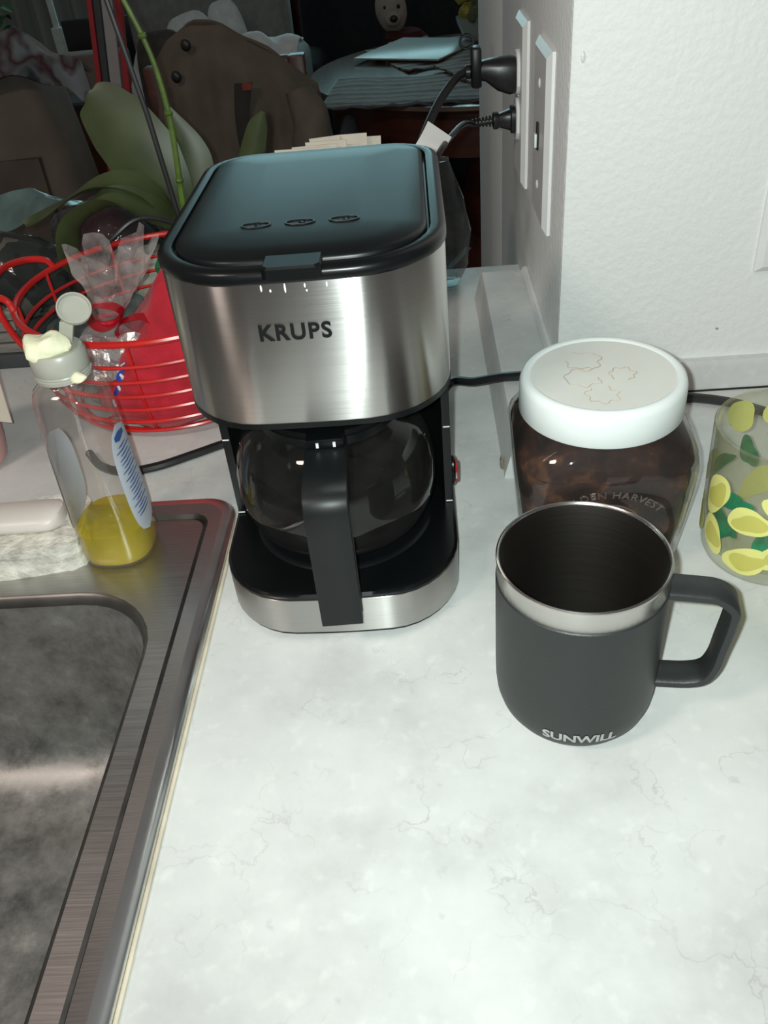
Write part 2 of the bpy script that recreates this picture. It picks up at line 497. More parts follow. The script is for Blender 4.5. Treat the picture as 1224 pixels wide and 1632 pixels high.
# ---------------------------------------------------------------- mesh helpers
def nvec(q):
    return Vector((mnoise.noise(q), mnoise.noise(q + Vector((31.7, 11.3, 5.9))), mnoise.noise(q + Vector((-17.1, 43.9, 23.3)))))
class MB:
    def __init__(s):
        s.v, s.f = [], []
    def add(s, v, f):
        o = len(s.v)
        s.v += [tuple(p) for p in v]
        s.f += [tuple(i + o for i in q) for q in f]
        return s
    def xf(s, fn):
        s.v = [tuple(fn(Vector(p))) for p in s.v]
        return s
    # ---- shapes
    def loft(s, rings, cap0=True, cap1=True, closed=True):
        n = len(rings[0])
        v = [p for r in rings for p in r]
        f = []
        for i in range(len(rings) - 1):
            for j in range(n if closed else n - 1):
                k = (j + 1) % n
                f.append((i * n + j, i * n + k, (i + 1) * n + k, (i + 1) * n + j))
        if cap0:
            f.append(tuple(reversed(range(n))))
        if cap1:
            f.append(tuple((len(rings) - 1) * n + j for j in range(n)))
        return s.add(v, f)
    def lathe(s, prof, seg=48, c=(0, 0), cap0=False, cap1=False):
        rings = []
        for r, z in prof:
            rings.append([(c[0] + r * math.cos(2 * PI * k / seg), c[1] + r * math.sin(2 * PI * k / seg), z) for k in range(seg)])
        return s.loft(rings, cap0, cap1)
    def tube(s, pts, r, seg=8, caps=True):
        P = [Vector(p) for p in pts]
        rr = r if isinstance(r, (list, tuple)) else [r] * len(P)
        t0 = (P[1] - P[0]).normalized()
        n = t0.orthogonal().normalized()
        rings = []
        for i, p in enumerate(P):
            t = (P[min(i + 1, len(P) - 1)] - P[max(i - 1, 0)]).normalized()
            n = (n - t * n.dot(t)).normalized()
            b = t.cross(n)
            rings.append([p + (n * math.cos(2 * PI * k / seg) + b * math.sin(2 * PI * k / seg)) * rr[i] for k in range(seg)])
        return s.loft(rings, caps, caps)
    def ring(s, c, rx, ry, r, n=64, seg=8, fn=None):
        """closed wire ring in the xy plane"""
        rings = []
        for i in range(n):
            a = 2 * PI * i / n
            d = Vector((math.cos(a), math.sin(a), 0))
            p = Vector((c[0] + rx * math.cos(a), c[1] + ry * math.sin(a), c[2] + (fn(a) if fn else 0)))
            rings.append([p + d * (r * math.cos(2 * PI * k / seg)) + Vector((0, 0, r * math.sin(2 * PI * k / seg))) for k in range(seg)])
        rings.append(rings[0])
        return s.loft(rings, False, False)
    def box(s, a, b, bev=0.0, seg=2):
        bm = bmesh.new()
        bmesh.ops.create_cube(bm, size=1.0)
        c = [(a[i] + b[i]) / 2 for i in range(3)]
        d = [abs(b[i] - a[i]) for i in range(3)]
        for v in bm.verts:
            v.co = Vector((c[i] + v.co[i] * d[i] for i in range(3)))
        if bev:
            bmesh.ops.bevel(bm, geom=list(bm.edges), offset=min(bev, min(d) * .49), segments=seg, profile=0.5, affect='EDGES')
        bm.verts.index_update()
        v = [tuple(q.co) for q in bm.verts]
        f = [tuple(q.index for q in p.verts) for p in bm.faces]
        bm.free()
        return s.add(v, f)
    def ball(s, c, r, nu=16, nv=10):
        rr = r if isinstance(r, (list, tuple)) else (r, r, r)
        rings = []
        for i in range(nv + 1):
            t = PI * (i + 0.02) / (nv + 0.04)
            rings.append([(c[0] + rr[0] * math.sin(t) * math.cos(2 * PI * k / nu), c[1] + rr[1] * math.sin(t) * math.sin(2 * PI * k / nu), c[2] - rr[2] * math.cos(t)) for k in range(nu)])
        return s.loft(rings)
    def prism(s, poly, z0, z1):
        return s.loft([[(x, y, z0) for x, y in poly], [(x, y, z1) for x, y in poly]])
    def sheet(s, nu, nv, fn, thick=0.0):
        """grid surface fn(u,v); with thickness it becomes a closed slab"""
        g = [[Vector(fn(i / nu, j / nv)) for i in range(nu + 1)] for j in range(nv + 1)]
        v = [p for r in g for p in r]
        W = nu + 1
        f = [(j * W + i, j * W + i + 1, (j + 1) * W + i + 1, (j + 1) * W + i) for j in range(nv) for i in range(nu)]
        if thick:
            nrm = []
            for j in range(nv + 1):
                for i in range(W):
                    du = g[j][min(i + 1, nu)] - g[j][max(i - 1, 0)]
                    dv = g[min(j + 1, nv)][i] - g[max(j - 1, 0)][i]
                    nn = du.cross(dv)
                    nrm.append(nn.normalized() if nn.length > 1e-12 else Vector((0, 0, 1)))
            o = len(v)
            v = v + [p - n * thick for p, n in zip(v, nrm)]
            f += [tuple(reversed([k + o for k in q])) for q in f]
            bd = [i for i in range(nu)]
            for i in range(nu):
                f.append((i + 1, i, i + o, i + 1 + o))
                a = nv * W + i
                f.append((a, a + 1, a + 1 + o, a + o))
            for j in range(nv):
                a = j * W
                f.append((a, a + W, a + W + o, a + o))
                a = j * W + nu
                f.append((a + W, a, a + o, a + W + o))
        return s.add(v, f)
    def jitter(s, amp, freq, seed=0.0):
        out = []
        for p in s.v:
            q = Vector(p) * freq + Vector((seed, seed * 1.7, seed * 2.3))
            out.append(tuple(Vector(p) + nvec(q) * amp))
        s.v = out
        return s
    def build(s, name, m, parent=None, loc=None, smooth=35, rot=None):
        me = bpy.data.meshes.new(name)
        me.from_pydata(s.v, [], s.f)
        me.validate()
        bm = bmesh.new()
        bm.from_mesh(me)
        bmesh.ops.remove_doubles(bm, verts=bm.verts, dist=1e-7)
        bmesh.ops.recalc_face_normals(bm, faces=bm.faces)
        bm.to_mesh(me)
        bm.free()
        if smooth:
            for p in me.polygons:
                p.use_smooth = True
            me.set_sharp_from_angle(angle=R(smooth))
        me.materials.append(MATS[m])
        o = bpy.data.objects.new(name, me)
        COL.objects.link(o)
        if parent is not None:
            o.parent = parent
        if loc is not None:
            o.location = loc
        if rot is not None:
            o.rotation_euler = rot
        return o

def thing(name, label, cat, loc=(0, 0, 0), rz=0.0, group=None):
    o = bpy.data.objects.new(name, None)
    o.empty_display_size = 0.02
    COL.objects.link(o)
    o.location = loc
    o.rotation_euler = (0, 0, rz)
    return tag(o, label, cat, group)
def tag(o, label, cat, group=None):
    o['label'] = label
    o['category'] = cat
    if group:
        o['group'] = group
    return o
def struct(o, label=None):
    o['kind'] = 'structure'
    if label:
        o['label'] = label
    return o
def part(o, label):
    o['label'] = label
    return o

def spline(pts, n=10):
    """Catmull-Rom through points"""
    P = [Vector(p) for p in pts]
    P = [P[0] * 2 - P[1]] + P + [P[-1] * 2 - P[-2]]
    out = []
    for i in range(1, len(P) - 2):
        for k in range(n):
            t = k / n
            a, b, c, d = P[i - 1], P[i], P[i + 1], P[i + 2]
            out.append(0.5 * ((2 * b) + (c - a) * t + (2 * a - 5 * b + 4 * c - d) * t * t + (3 * b - a - 3 * c + d) * t ** 3))
    out.append(P[-2])
    return out

def rrect(hx, y0, y1, rf, rb, n=8, bulge=0.0):
    """rounded rectangle outline, front corners rf, back corners rb, front face bowed outward"""
    pts = []
    for cx, cy, r, a0 in ((hx - rf, y0 + rf, rf, -90), (hx - rb, y1 - rb, rb, 0), (-hx + rb, y1 - rb, rb, 90), (-hx + rf, y0 + rf, rf, 180)):
        for k in range(n + 1):
            a = R(a0 + 90 * k / n)
            pts.append((cx + r * math.cos(a), cy + r * math.sin(a)))
    # dense front edge between last and first corner
    m = 12
    fr = [(-hx + rf + (2 * hx - 2 * rf) * k / m, y0) for k in range(1, m)]
    pts = pts + fr
    if bulge:
        ym = (y0 + y1) / 2
        out = []
        for x, y in pts:
            w = max(0.0, min(1.0, (ym - y) / (ym - y0)))
            out.append((x, y - bulge * (1 - (x / hx) ** 2) * w))
        pts = out
    return pts

def text_mesh(body, size, bold=0.0, depth=0.0002, spacing=1.0, shear=0.0):
    """flat lettering as verts and faces, centred on x, baseline y = 0"""
    cu = bpy.data.curves.new('lettering', 'FONT')
    cu.body = body
    cu.size = size
    cu.offset = bold
    cu.extrude = depth
    cu.space_character = spacing
    cu.shear = shear
    cu.align_x = 'CENTER'
    cu.resolution_u = 4
    o = bpy.data.objects.new('lettering', cu)
    COL.objects.link(o)
    bpy.context.view_layer.update()
    me = o.evaluated_get(bpy.context.evaluated_depsgraph_get()).to_mesh()
    v = [tuple(p.co) for p in me.vertices]
    f = [tuple(p.vertices) for p in me.polygons]
    o.evaluated_get(bpy.context.evaluated_depsgraph_get()).to_mesh_clear()
    bpy.data.objects.remove(o)
    bpy.data.curves.remove(cu)
    return v, f

# ================================================================ THE SETTING
struct(MB().box((-4, -1.6, -0.93), (3, 5.6, -0.91)).build('floor', 'carpet', smooth=0))
struct(MB().box((-4, 5.4, -0.91), (3, 5.5, 1.5)).build('wall_back', 'far_wall_paint', smooth=0))
# half wall carrying the far edge of the worktop
struct(MB().box((-1.6, 0.90, -0.91), (0.112, 0.965, -0.04)).build('wall_half', 'wall_paint', smooth=0))
# the white wall end with its textured paint: left face x = .113, front face y = .686
wallr = MB().box((0.113, 0.686, -0.91), (1.4, 1.20, 1.2), 0.004, 2).build('wall_right', 'wall_paint')
struct(wallr)
struct(MB().box((0.116, 1.20, -0.91), (1.4, 1.66, 1.2), 0.003, 2).build('wall_far_right', 'wall_paint'))
tag(MB().ball((0.122, 0.6855, 0.275), (0.0018, 0.0012, 0.004), 8, 6).build('wall_nail', 'plate_plastic'), 'tiny painted nail head at the wall corner', 'nail')

tag(MB().ball((0.249, 0.6858, 0.055), (0.0013, 0.0005, 0.0010), 8, 6).jitter(0.0006, 300).build('wall_speck', 'lid_stain'), 'small brown speck on the front wall above the tumbler', 'speck')

win = struct(MB().box((-2.0, 5.36, 0.35), (0.8, 5.395, 1.45)).build('window_1', 'white_paint', smooth=0))
for i in range(3):
    MB().box((-1.94 + i * .92, 5.345, 0.41), (-1.10 + i * .92, 5.358, 1.39)).build('pane', 'window_sky', win, smooth=0)

# ---- worktop with the sink cut-out
ct = MB()
ct.prism([(-0.160, -0.10), (0.75, -0.10), (0.75, 0.690), (0.116, 0.690), (0.116, 0.995), (-1.6, 0.995), (-1.6, 0.545), (-0.160, 0.545)], -0.04, 0.0)
ct.box((-1.6, -0.10, -0.04), (-0.160, -0.03, 0.0))
ct = ct.build('countertop', 'laminate', smooth=0)
tag(ct, 'pale grey marbled laminate worktop with fine brown veins', 'countertop')
# backsplash: cove and ledge along the wall end, upstand along the front wall
bs = thing('backsplash', 'low grey laminate backsplash ledge running round the white wall base', 'backsplash', (0, 0, 0))
cov = MB()
prof = [(0.116, 0.0), (0.0555, 0.0), (0.0560, 0.004), (0.0575, 0.010), (0.0600, 0.020), (0.0620, 0.0275), (0.0640, 0.030), (0.116, 0.030)]
cov.loft([[(x, y, z) for x, z in prof] for y in (0.560, 0.60, 0.7, 0.8, 0.905)])
cov.build('ledge', 'laminate', bs, smooth=50)
MB().loft([[(x, 0.676 + dy, z) for dy, z in ((0, 0.0), (0, 0.024), (0.003, 0.028), (0.012, 0.028), (0.012, 0.0))] for x in (0.116, 0.4, 0.75)]).build('upstand', 'laminate', bs, smooth=40)
MB().tube([(0.110, 0.688, 0.031), (0.110, 0.8, 0.0315), (0.110, 0.904, 0.031)], 0.0035, 6).build('caulk_line', 'plate_plastic', bs)
MB().box((0.116, 0.6745, 0.0), (0.75, 0.6765, 0.0012)).build('seam', 'dark_gap', bs, smooth=0)
chip = MB().ball((0.0545, 0.575, 0.005), (0.0014, 0.009, 0.004), 8, 6).jitter(0.0014, 260).build('chip', 'lid_stain', bs)
part(chip, 'brown chipped spot at the ledge foot')

# ---- stainless sink
sk = thing('kitchen_sink', 'stainless steel drop-in sink with scaled dark basin and raised rim', 'sink', (0, 0, 0))
def sink_out(x1, y1, r, x0=-0.95, y0=-0.05, n=8):
    """outline of the sink: only the far right corner is in the picture"""
    pts = []
    for cx, cy, a0 in ((x1 - r, y0 + r, -90), (x1 - r, y1 - r, 0), (x0 + r, y1 - r, 90), (x0 + r, y0 + r, 180)):
        for k in range(n + 1):
            a = R(a0 + 90 * k / n)
            pts.append((cx + r * math.cos(a), cy + r * math.sin(a)))
    return pts
def band(outer, inner, z0, z1):
    return [[(x, y, z0) for x, y in outer], [(x, y, z1) for x, y in inner]]
E0 = sink_out(-0.1560, 0.5520, 0.026)
E1 = sink_out(-0.1603, 0.5477, 0.023)
E2 = sink_out(-0.1660, 0.5420, 0.019)
G0 = sink_out(-0.1760, 0.5300, 0.014)
G1 = sink_out(-0.1780, 0.5280, 0.013)
G2 = sink_out(-0.1800, 0.5260, 0.012)
B0 = sink_out(-0.1940, 0.4475, 0.062, x0=-0.62)
B1 = sink_out(-0.1965, 0.4450, 0.060, x0=-0.617)
B2 = sink_out(-0.1990, 0.4430, 0.058, x0=-0.614)
Z = lambda o, z: [(x, y, z) for x, y in o]
MB().loft([Z(E0, 0.0005), Z(E0, 0.0018), Z(sink_out(-0.1568, 0.5512, 0.0255), 0.0032), Z(sink_out(-0.1585, 0.5495, 0.024), 0.0046), Z(E1, 0.0052), Z(sink_out(-0.1625, 0.5455, 0.021), 0.0056), Z(E2, 0.0057)], False, False).build('rim_edge', 'edge_steel', sk, smooth=60)
MB().loft([Z(E2, 0.0057), Z(G0, 0.0046)], False, False).build('rim', 'deck_steel', sk, smooth=60)
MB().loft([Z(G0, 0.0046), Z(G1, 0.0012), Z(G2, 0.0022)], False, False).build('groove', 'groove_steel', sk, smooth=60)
MB().loft([Z(G2, 0.0022), Z(B0, 0.0022)], False, False).build('deck', 'deck_steel', sk, smooth=60)
MB().loft([Z(B0, 0.0022), Z(B1, 0.0010), Z(B2, -0.006)], False, False).build('basin_lip', 'lip_reflection_steel', sk, smooth=60)
bas = [Z(B2, -0.006)]
for d, z in ((0.004, -0.05), (0.008, -0.10), (0.012, -0.125), (0.020, -0.145), (0.034, -0.158), (0.055, -0.164)):
    bas.append(Z(sink_out(-0.1990 - d, 0.4430 - d, 0.058, x0=-0.614 + d, y0=-0.05 + d), z))
MB().loft(bas, False, True).build('basin', 'scaled_steel', sk, smooth=50)
MB().tube([(-0.1545, -0.03, 0.0004), (-0.1545, 0.2, 0.0006), (-0.1545, 0.40, 0.0006), (-0.1545, 0.52, 0.0004)], 0.0014, 6).jitter(0.0005, 90).build('caulk_bead', 'caulk', sk)

# ================================================================ COFFEE MAKER
MKX, MKY = -0.0645, 0.500
mk = thing('coffee_maker', 'black and brushed steel drip coffee maker standing at the sink corner', 'coffee maker', (MKX, MKY, 0))
HX = 0.0775
def mo(d=0.0, y0=-0.089, y1=0.122, bulge=0.005, rf=0.046, rb=0.034):
    return rrect(HX - d, y0 + d, y1 - d, max(rf - d, .004), max(rb - d, .004), 8, bulge)
def zz(o, z):
    return [(x, y, z) for x, y in o]
# base
bo = lambda d=0.0: rrect(HX - d, -0.101 + d, 0.112 - d, 0.046 - d, 0.03 - d, 8, 0.005)
MB().loft([zz(bo(0.004), 0.0), zz(bo(0.0015), 0.002), zz(bo(0.0015), 0.005)]).build('foot', 'black_plastic', mk)
MB().loft([zz(bo(0.0005), 0.0042), zz(bo(0), 0.005), zz(bo(0.0), 0.0325), zz(bo(0.0008), 0.0335)]).build('base_band', 'brushed_steel', mk, smooth=30)
MB().loft([zz(bo(0.0), 0.0330), zz(bo(0.0), 0.0345), zz(bo(0.002), 0.0362), zz(bo(0.006), 0.0362)]).build('base_top', 'black_gloss', mk, smooth=40)
CY = -0.022      # carafe centre, local y
MB().lathe([(0.0, 0.0363), (0.050, 0.0363), (0.056, 0.0375), (0.059, 0.0375), (0.061, 0.0363)], 48, (0, CY)).build('warming_plate', 'black_plastic', mk)
# tower with a concave front
tp = []
for k in range(13):
    a = R(6 + 168 * k / 12)
    tp.append((0.0715 * math.cos(a), CY + 0.0715 * math.sin(a)))
tower_poly = [(0.0765, -0.0145), (0.0765, 0.085), (0.070, 0.102), (0.055, 0.110), (-0.055, 0.110), (-0.070, 0.102), (-0.0765, 0.085), (-0.0765, -0.0145)] + list(reversed(tp))
MB().prism(tower_poly, 0.0355, 0.152).build('tower', 'black_gloss', mk, smooth=30)
for sx in (-1, 1):
    for z in (0.098, 0.037):
        MB().box((sx * 0.0718, -0.0152, z), (sx * 0.0762, -0.0143, z + 0.0006)).build('seam_line', 'plate_plastic', mk, smooth=0)
# brew housing
MB().loft([zz(mo(0.004), 0.1505), zz(mo(0.0), 0.1525), zz(mo(0.0), 0.1560)]).build('underside', 'black_plastic', mk)
MB().loft([zz(mo(0.0006), 0.1548), zz(mo(0.0002), 0.1556), zz(mo(0.0002), 0.2372), zz(mo(0.0006), 0.2380)]).build('steel_band', 'brushed_steel', mk, smooth=30)
MB().loft([zz(mo(-0.0003), 0.2372), zz(mo(-0.0006), 0.2378), zz(mo(-0.0006), 0.2415), zz(mo(0.0006), 0.2435), zz(mo(0.0040), 0.2445), zz(mo(0.0075), 0.2440), zz(mo(0.0085), 0.2405)], True, True).build('rim', 'black_gloss', mk, smooth=45)
lidr = []
for d, z in ((0.0096, 0.2400), (0.0096, 0.2442), (0.0105, 0.2455), (0.0125, 0.2463), (0.025, 0.2478), (0.045, 0.2486)):
    lidr.append(zz(mo(d), z))
lid = MB().loft(lidr).build('lid', 'black_plastic', mk, smooth=40)
tabp = [(-0.0150, -0.0790), (0.0150, -0.0790), (0.0150, -0.0945), (0.0125, -0.0972), (-0.0125, -0.0972), (-0.0150, -0.0945)]
MB().loft([[(x * .97, y, 0.2395) for x, y in tabp], [(x, y, 0.2402) for x, y in tabp], [(x, y, 0.2452) for x, y in tabp], [(x * .93, y * .992, 0.2464) for x, y in tabp]]).build('latch_tab', 'black_gloss', lid, smooth=30)
for i, vx in enumerate((-0.024, 0.0, 0.024)):
    vy = -0.040
    z0 = 0.2478
    v = MB().ring((vx, vy, z0 + .0004), 0.0078, 0.0040, 0.0010, 24, 6).build('steam_vent', 'black_gloss', lid)
    MB().lathe([(0.0001, z0 + .0007), (0.0072, z0 + .0007), (0.0074, z0 - .001)], 20).xf(lambda p: Vector((vx + p.x, vy + p.y * .48, p.z))).build('vent_hole', 'dark_gap', v)
    MB().ball((vx + .001, vy - 0.0006, z0 + .0010), (0.0018, 0.0008, 0.0007), 8, 6).build('vent_pin', 'black_gloss', v)
# brew basket outlet
MB().lathe([(0.0, 0.1375), (0.030, 0.1375), (0.044, 0.1415), (0.052, 0.1505), (0.0, 0.1506)], 40, (0, CY)).build('brew_outlet', 'black_plastic', mk)
# lettering on the bowed steel front
def front_y(x, d=0.0):
    y0 = -0.089 + d
    return y0 - 0.005 * (1 - (x / HX) ** 2)
tv, tf = text_mesh('KRUPS', 0.0122, 0.00034, 0.0001, 1.15)
MB().add([(x * 0.97 - 0.0030, front_y(x - 0.003) - 0.0002 - z, 0.2066 + y) for x, y, z in tv], tf).build('lettering', 'lettering_black', mk, smooth=0)
# dried water runs under the latch
for dx, dz, ln in ((-0.0165, 0.2350, 0.0018), (-0.0120, 0.2335, 0.0008), (-0.0045, 0.2345, 0.0026), (0.0055, 0.2352, 0.0012), (0.0062, 0.2325, 0.0006), (0.0165, 0.2350, 0.0014)):
    MB().ball((dx, front_y(dx) - 0.0002, dz), (0.0005, 0.0003, ln), 8, 6).build('water_mark', 'plate_plastic', mk)
# power switch on the right flank
sw = MB().lathe([(0.0, 0.0), (0.010, 0.0), (0.010, 0.003), (0.0085, 0.0045), (0.0, 0.0045)], 24).xf(lambda p: Vector((0.0760 + p.z * .8, 0.010 + p.x * .8, 0.046 + p.y * 1.2))).build('power_switch', 'black_gloss', mk)
MB().box((0.0785, 0.0045, 0.0385), (0.0818, 0.0155, 0.0520), 0.0016).build('rocker', 'switch_red', sw)
MB().box((0.0790, 0.0032, 0.0425), (0.0808, 0.0048, 0.0480), 0.0006).build('rocker_edge', 'chrome', sw)

# ---- glass carafe
cf = thing('coffee_carafe', 'empty glass carafe with black handle on the coffee maker plate', 'carafe', (-0.0655, 0.478, 0.0376), R(2.6))
go = [(0.046, 0.0006), (0.0530, 0.0025), (0.0600, 0.0100), (0.0650, 0.0230), (0.0668, 0.0370), (0.0662, 0.0490), (0.0635, 0.0620), (0.0580, 0.0740), (0.0505, 0.0820), (0.0440, 0.0855), (0.0425, 0.0880)]
gl = MB()
gl.lathe(go, 56)
gl.lathe([(0.0, 0.0006), (0.046, 0.0006)], 56)
gl.build('glass_body', 'carafe_glass', cf, smooth=60)
MB().lathe([(0.0432, 0.0835), (0.0455, 0.0840), (0.0455, 0.0895), (0.0430, 0.0905)], 48).build('collar', 'black_plastic', cf)
cl = MB().lathe([(0.0445, 0.0896), (0.0435, 0.0930), (0.034, 0.0950), (0.010, 0.0955), (0.0, 0.0955)], 40, cap0=True).build('carafe_lid', 'black_gloss', cf)
MB().box((-0.0115, -0.056, 0.0890), (0.0115, -0.030, 0.0965), 0.002).build('thumb_hinge', 'black_gloss', cl)
for sx in (-0.0045, 0.0055):
    MB().box((sx - .0008, -0.0570, 0.0915), (sx + .0008, -0.0560, 0.0945)).build('hinge_pin', 'plate_plastic', cl, smooth=0)
# handle: side profile (y,z) swept over the width
outp = spline([(0, -0.044, 0.0895), (0, -0.070, 0.0900), (0, -0.090, 0.0900), (0, -0.1000, 0.0880), (0, -0.1055, 0.0820), (0, -0.1070, 0.072), (0, -0.1065, 0.050), (0, -0.1060, 0.020), (0, -0.1055, -0.0060)], 5)
inp = spline([(0, -0.044, 0.0800), (0, -0.070, 0.0800), (0, -0.085, 0.0795), (0, -0.0915, 0.0770), (0, -0.0945, 0.0720), (0, -0.0955, 0.064), (0, -0.0960, 0.050), (0, -0.0965, 0.020), (0, -0.0975, -0.0060)], 5)
loop = [(p.y, p.z) for p in outp] + [(p.y, p.z) for p in reversed(inp)]
ha = MB().loft([[(x, y * (1 - .004 * e) , z) for y, z in loop] for x, e in ((-0.0125, 1), (-0.0118, 0), (0.0118, 0), (0.0125, 1))]).build('handle', 'handle_black', cf, smooth=40)
MB().box((0.0122, -0.1015, 0.000), (0.0130, -0.0995, 0.076), 0.0003).build('handle_seam', 'dark_gap', ha)

# ---- maker's cable: out to the left along the worktop, and to the right behind the jar
tag(MB().tube(spline([(-0.150, 0.640, 0.004), (-0.178, 0.632, 0.004), (-0.205, 0.617, 0.004), (-0.235, 0.601, 0.004), (-0.262, 0.596, 0.004), (-0.285, 0.606, 0.004), (-0.302, 0.628, 0.004)], 8), 0.0038, 8).build('cable', 'cord_black'), 'black cable lying on the worktop between soap bottle and coffee maker', 'cable')
cc = tag(MB().tube(spline([(0.000, 0.640, 0.012), (0.018, 0.682, 0.020), (0.040, 0.672, 0.026), (0.070, 0.662, 0.0345), (0.110, 0.655, 0.0345), (0.150, 0.655, 0.012), (0.200, 0.660, 0.0045), (0.226, 0.658, 0.0045), (0.258, 0.645, 0.0045), (0.30, 0.615, 0.0045), (0.36, 0.612, 0.0045), (0.48, 0.640, 0.0045), (0.62, 0.650, 0.0045), (0.735, 0.655, 0.0045)], 8), 0.0042, 8).build('cable', 'cord_black'), 'black cable passing behind the white-lidded jar over the ledge', 'cable')

# ================================================================ MUG
mg = thing('insulated_mug', 'matte black insulated mug with steel rim and squared handle', 'mug', (0.0734, 0.336, 0))
bodyp = [(0.0, 0.0012), (0.028, 0.0012), (0.031, 0.0), (0.0345, 0.0012), (0.0385, 0.0045), (0.0418, 0.0100), (0.0436, 0.0165), (0.0443, 0.024), (0.0445, 0.036), (0.0445, 0.0965), (0.0439, 0.0972)]
MB().lathe(bodyp, 72).build('body', 'mug_black', mg, smooth=40)
MB().lathe([(0.0436, 0.0966), (0.0440, 0.0972), (0.0440, 0.1085), (0.0445, 0.1098), (0.0443, 0.1108), (0.0435, 0.1112), (0.0426, 0.1106), (0.0423, 0.1090)], 72).build('steel_rim', 'rim_steel', mg, smooth=50)
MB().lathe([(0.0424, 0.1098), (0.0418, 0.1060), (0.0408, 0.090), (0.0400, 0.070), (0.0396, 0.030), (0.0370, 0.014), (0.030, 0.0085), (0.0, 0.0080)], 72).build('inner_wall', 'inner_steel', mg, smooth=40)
hp = spline([(0.0425, 0, 0.0925), (0.058, 0, 0.0922), (0.0685, 0, 0.0910), (0.0760, 0, 0.0845), (0.0765, 0, 0.0740), (0.0745, 0, 0.055), (0.0730, 0, 0.0420), (0.0690, 0, 0.0325), (0.0600, 0, 0.0285), (0.0425, 0, 0.0270)], 5)
rings = []
for i, p in enumerate(hp):
    t = (hp[min(i + 1, len(hp) - 1)] - hp[max(i - 1, 0)]).normalized()
    nn = Vector((t.z, 0, -t.x))
    w, th = 0.0085, 0.0030
    sec = []
    for sx, sy in ((1, .55), (.8, 1), (-.8, 1), (-1, .55), (-1, -.55), (-.8, -1), (.8, -1), (1, -.55)):
        sec.append(p + Vector((0, w * sx, 0)) + nn * (th * sy))
    rings.append(sec)
MB().loft(rings).build('handle', 'mug_black', mg, smooth=40, rot=(0, 0, R(-10.5)))
def mug_r(z):
    for (r0, z0), (r1, z1) in zip(bodyp[2:], bodyp[3:]):
        if z0 <= z <= z1:
            return r0 + (r1 - r0) * (z - z0) / (z1 - z0)
    return 0.0445
tv, tf = text_mesh('SUNWILL', 0.0094, 0.00028, 0.0001, 1.0)
phi0 = math.atan2(-0.336, -0.0734) + R(7.5)
def on_mug(x, y, z):
    zz_ = 0.0138 + y
    r = mug_r(zz_) + 0.00035 + z
    a = phi0 + x * 1.0 / 0.0430
    return (r * math.cos(a), r * math.sin(a), zz_)
MB().add([on_mug(*p) for p in tv], tf).build('lettering', 'mug_lettering', mg, smooth=0)

# ================================================================ JAR WITH WHITE LID
JX, JY = 0.1105, 0.490
jr = thing('glass_jar', 'square glass jar of ground coffee with a white screw lid', 'jar', (JX, JY, 0), R(-2))
def sq(h, r, z, n=8):
    pts = []
    for cx, cy, a0 in ((h - r, -h + r, -90), (h - r, h - r, 0), (-h + r, h - r, 90), (-h + r, -h + r, 180)):
        for k in range(n + 1):
            a = R(a0 + 90 * k / n)
            pts.append((cx + r * math.cos(a), cy + r * math.sin(a), z))
    return pts
jrings = [sq(0.046, 0.014, 0.0), sq(0.0495, 0.016, 0.003), sq(0.0515, 0.018, 0.010), sq(0.0545, 0.020, 0.040), sq(0.0570, 0.022, 0.066), sq(0.0582, 0.025, 0.080), sq(0.0575, 0.030, 0.089), sq(0.0545, 0.036, 0.097), sq(0.0505, 0.044, 0.1035), sq(0.0480, 0.0479, 0.107), sq(0.0475, 0.0474, 0.112)]
MB().loft(jrings, True, False).build('glass', 'jar_glass', jr, smooth=60)
core = [sq(0.0440, 0.013, 0.004), sq(0.0480, 0.016, 0.010), sq(0.0515, 0.019, 0.040), sq(0.0535, 0.021, 0.062), sq(0.0545, 0.023, 0.074), sq(0.0530, 0.027, 0.083), sq(0.048, 0.026, 0.0845), sq(0.030, 0.020, 0.080), sq(0.012, 0.010, 0.082)]
co = MB().loft(core).jitter(0.0012, 70).build('ground_coffee', 'coffee', jr, smooth=60)
# grounds clinging to the shoulder
MB().loft([sq(0.0560, 0.028, 0.083), sq(0.0545, 0.031, 0.090), sq(0.0515, 0.036, 0.0965), sq(0.0475, 0.044, 0.1025)], False, False).build('clinging_grounds', 'coffee', jr, smooth=60)
jl = MB().lathe([(0.0470, 0.1050), (0.0520, 0.1045), (0.0528, 0.1055), (0.0525, 0.1240), (0.0515, 0.1275), (0.0490, 0.1290), (0.0465, 0.1288), (0.0452, 0.1278)], 72).build('lid', 'lid_white', jr, smooth=50)
MB().lathe([(0.0, 0.1276), (0.0453, 0.1279)], 64).build('lid_panel', 'lid_inset', jl)
for (sx, sy, sr, ph) in ((-0.013, -0.004, 0.011, 1.0), (-0.010, 0.018, 0.012, 3.1), (0.012, -0.002, 0.008, 5.0), (-0.004, -0.026, 0.010, 2.2)):
    pts = []
    for k in range(28):
        a = 2 * PI * k / 28 * 0.86 + ph
        rr = sr * (1 + 0.25 * mnoise.noise(Vector((math.cos(a) * 1.6 + ph, math.sin(a) * 1.6, ph))) + .12 * math.sin(7 * a))
        pts.append((sx + rr * math.cos(a), sy + rr * math.sin(a), 0.12795))
    part(MB().tube(pts, 0.00022, 4).build('stain', 'lid_stain', jl), 'dried brown ring stain')
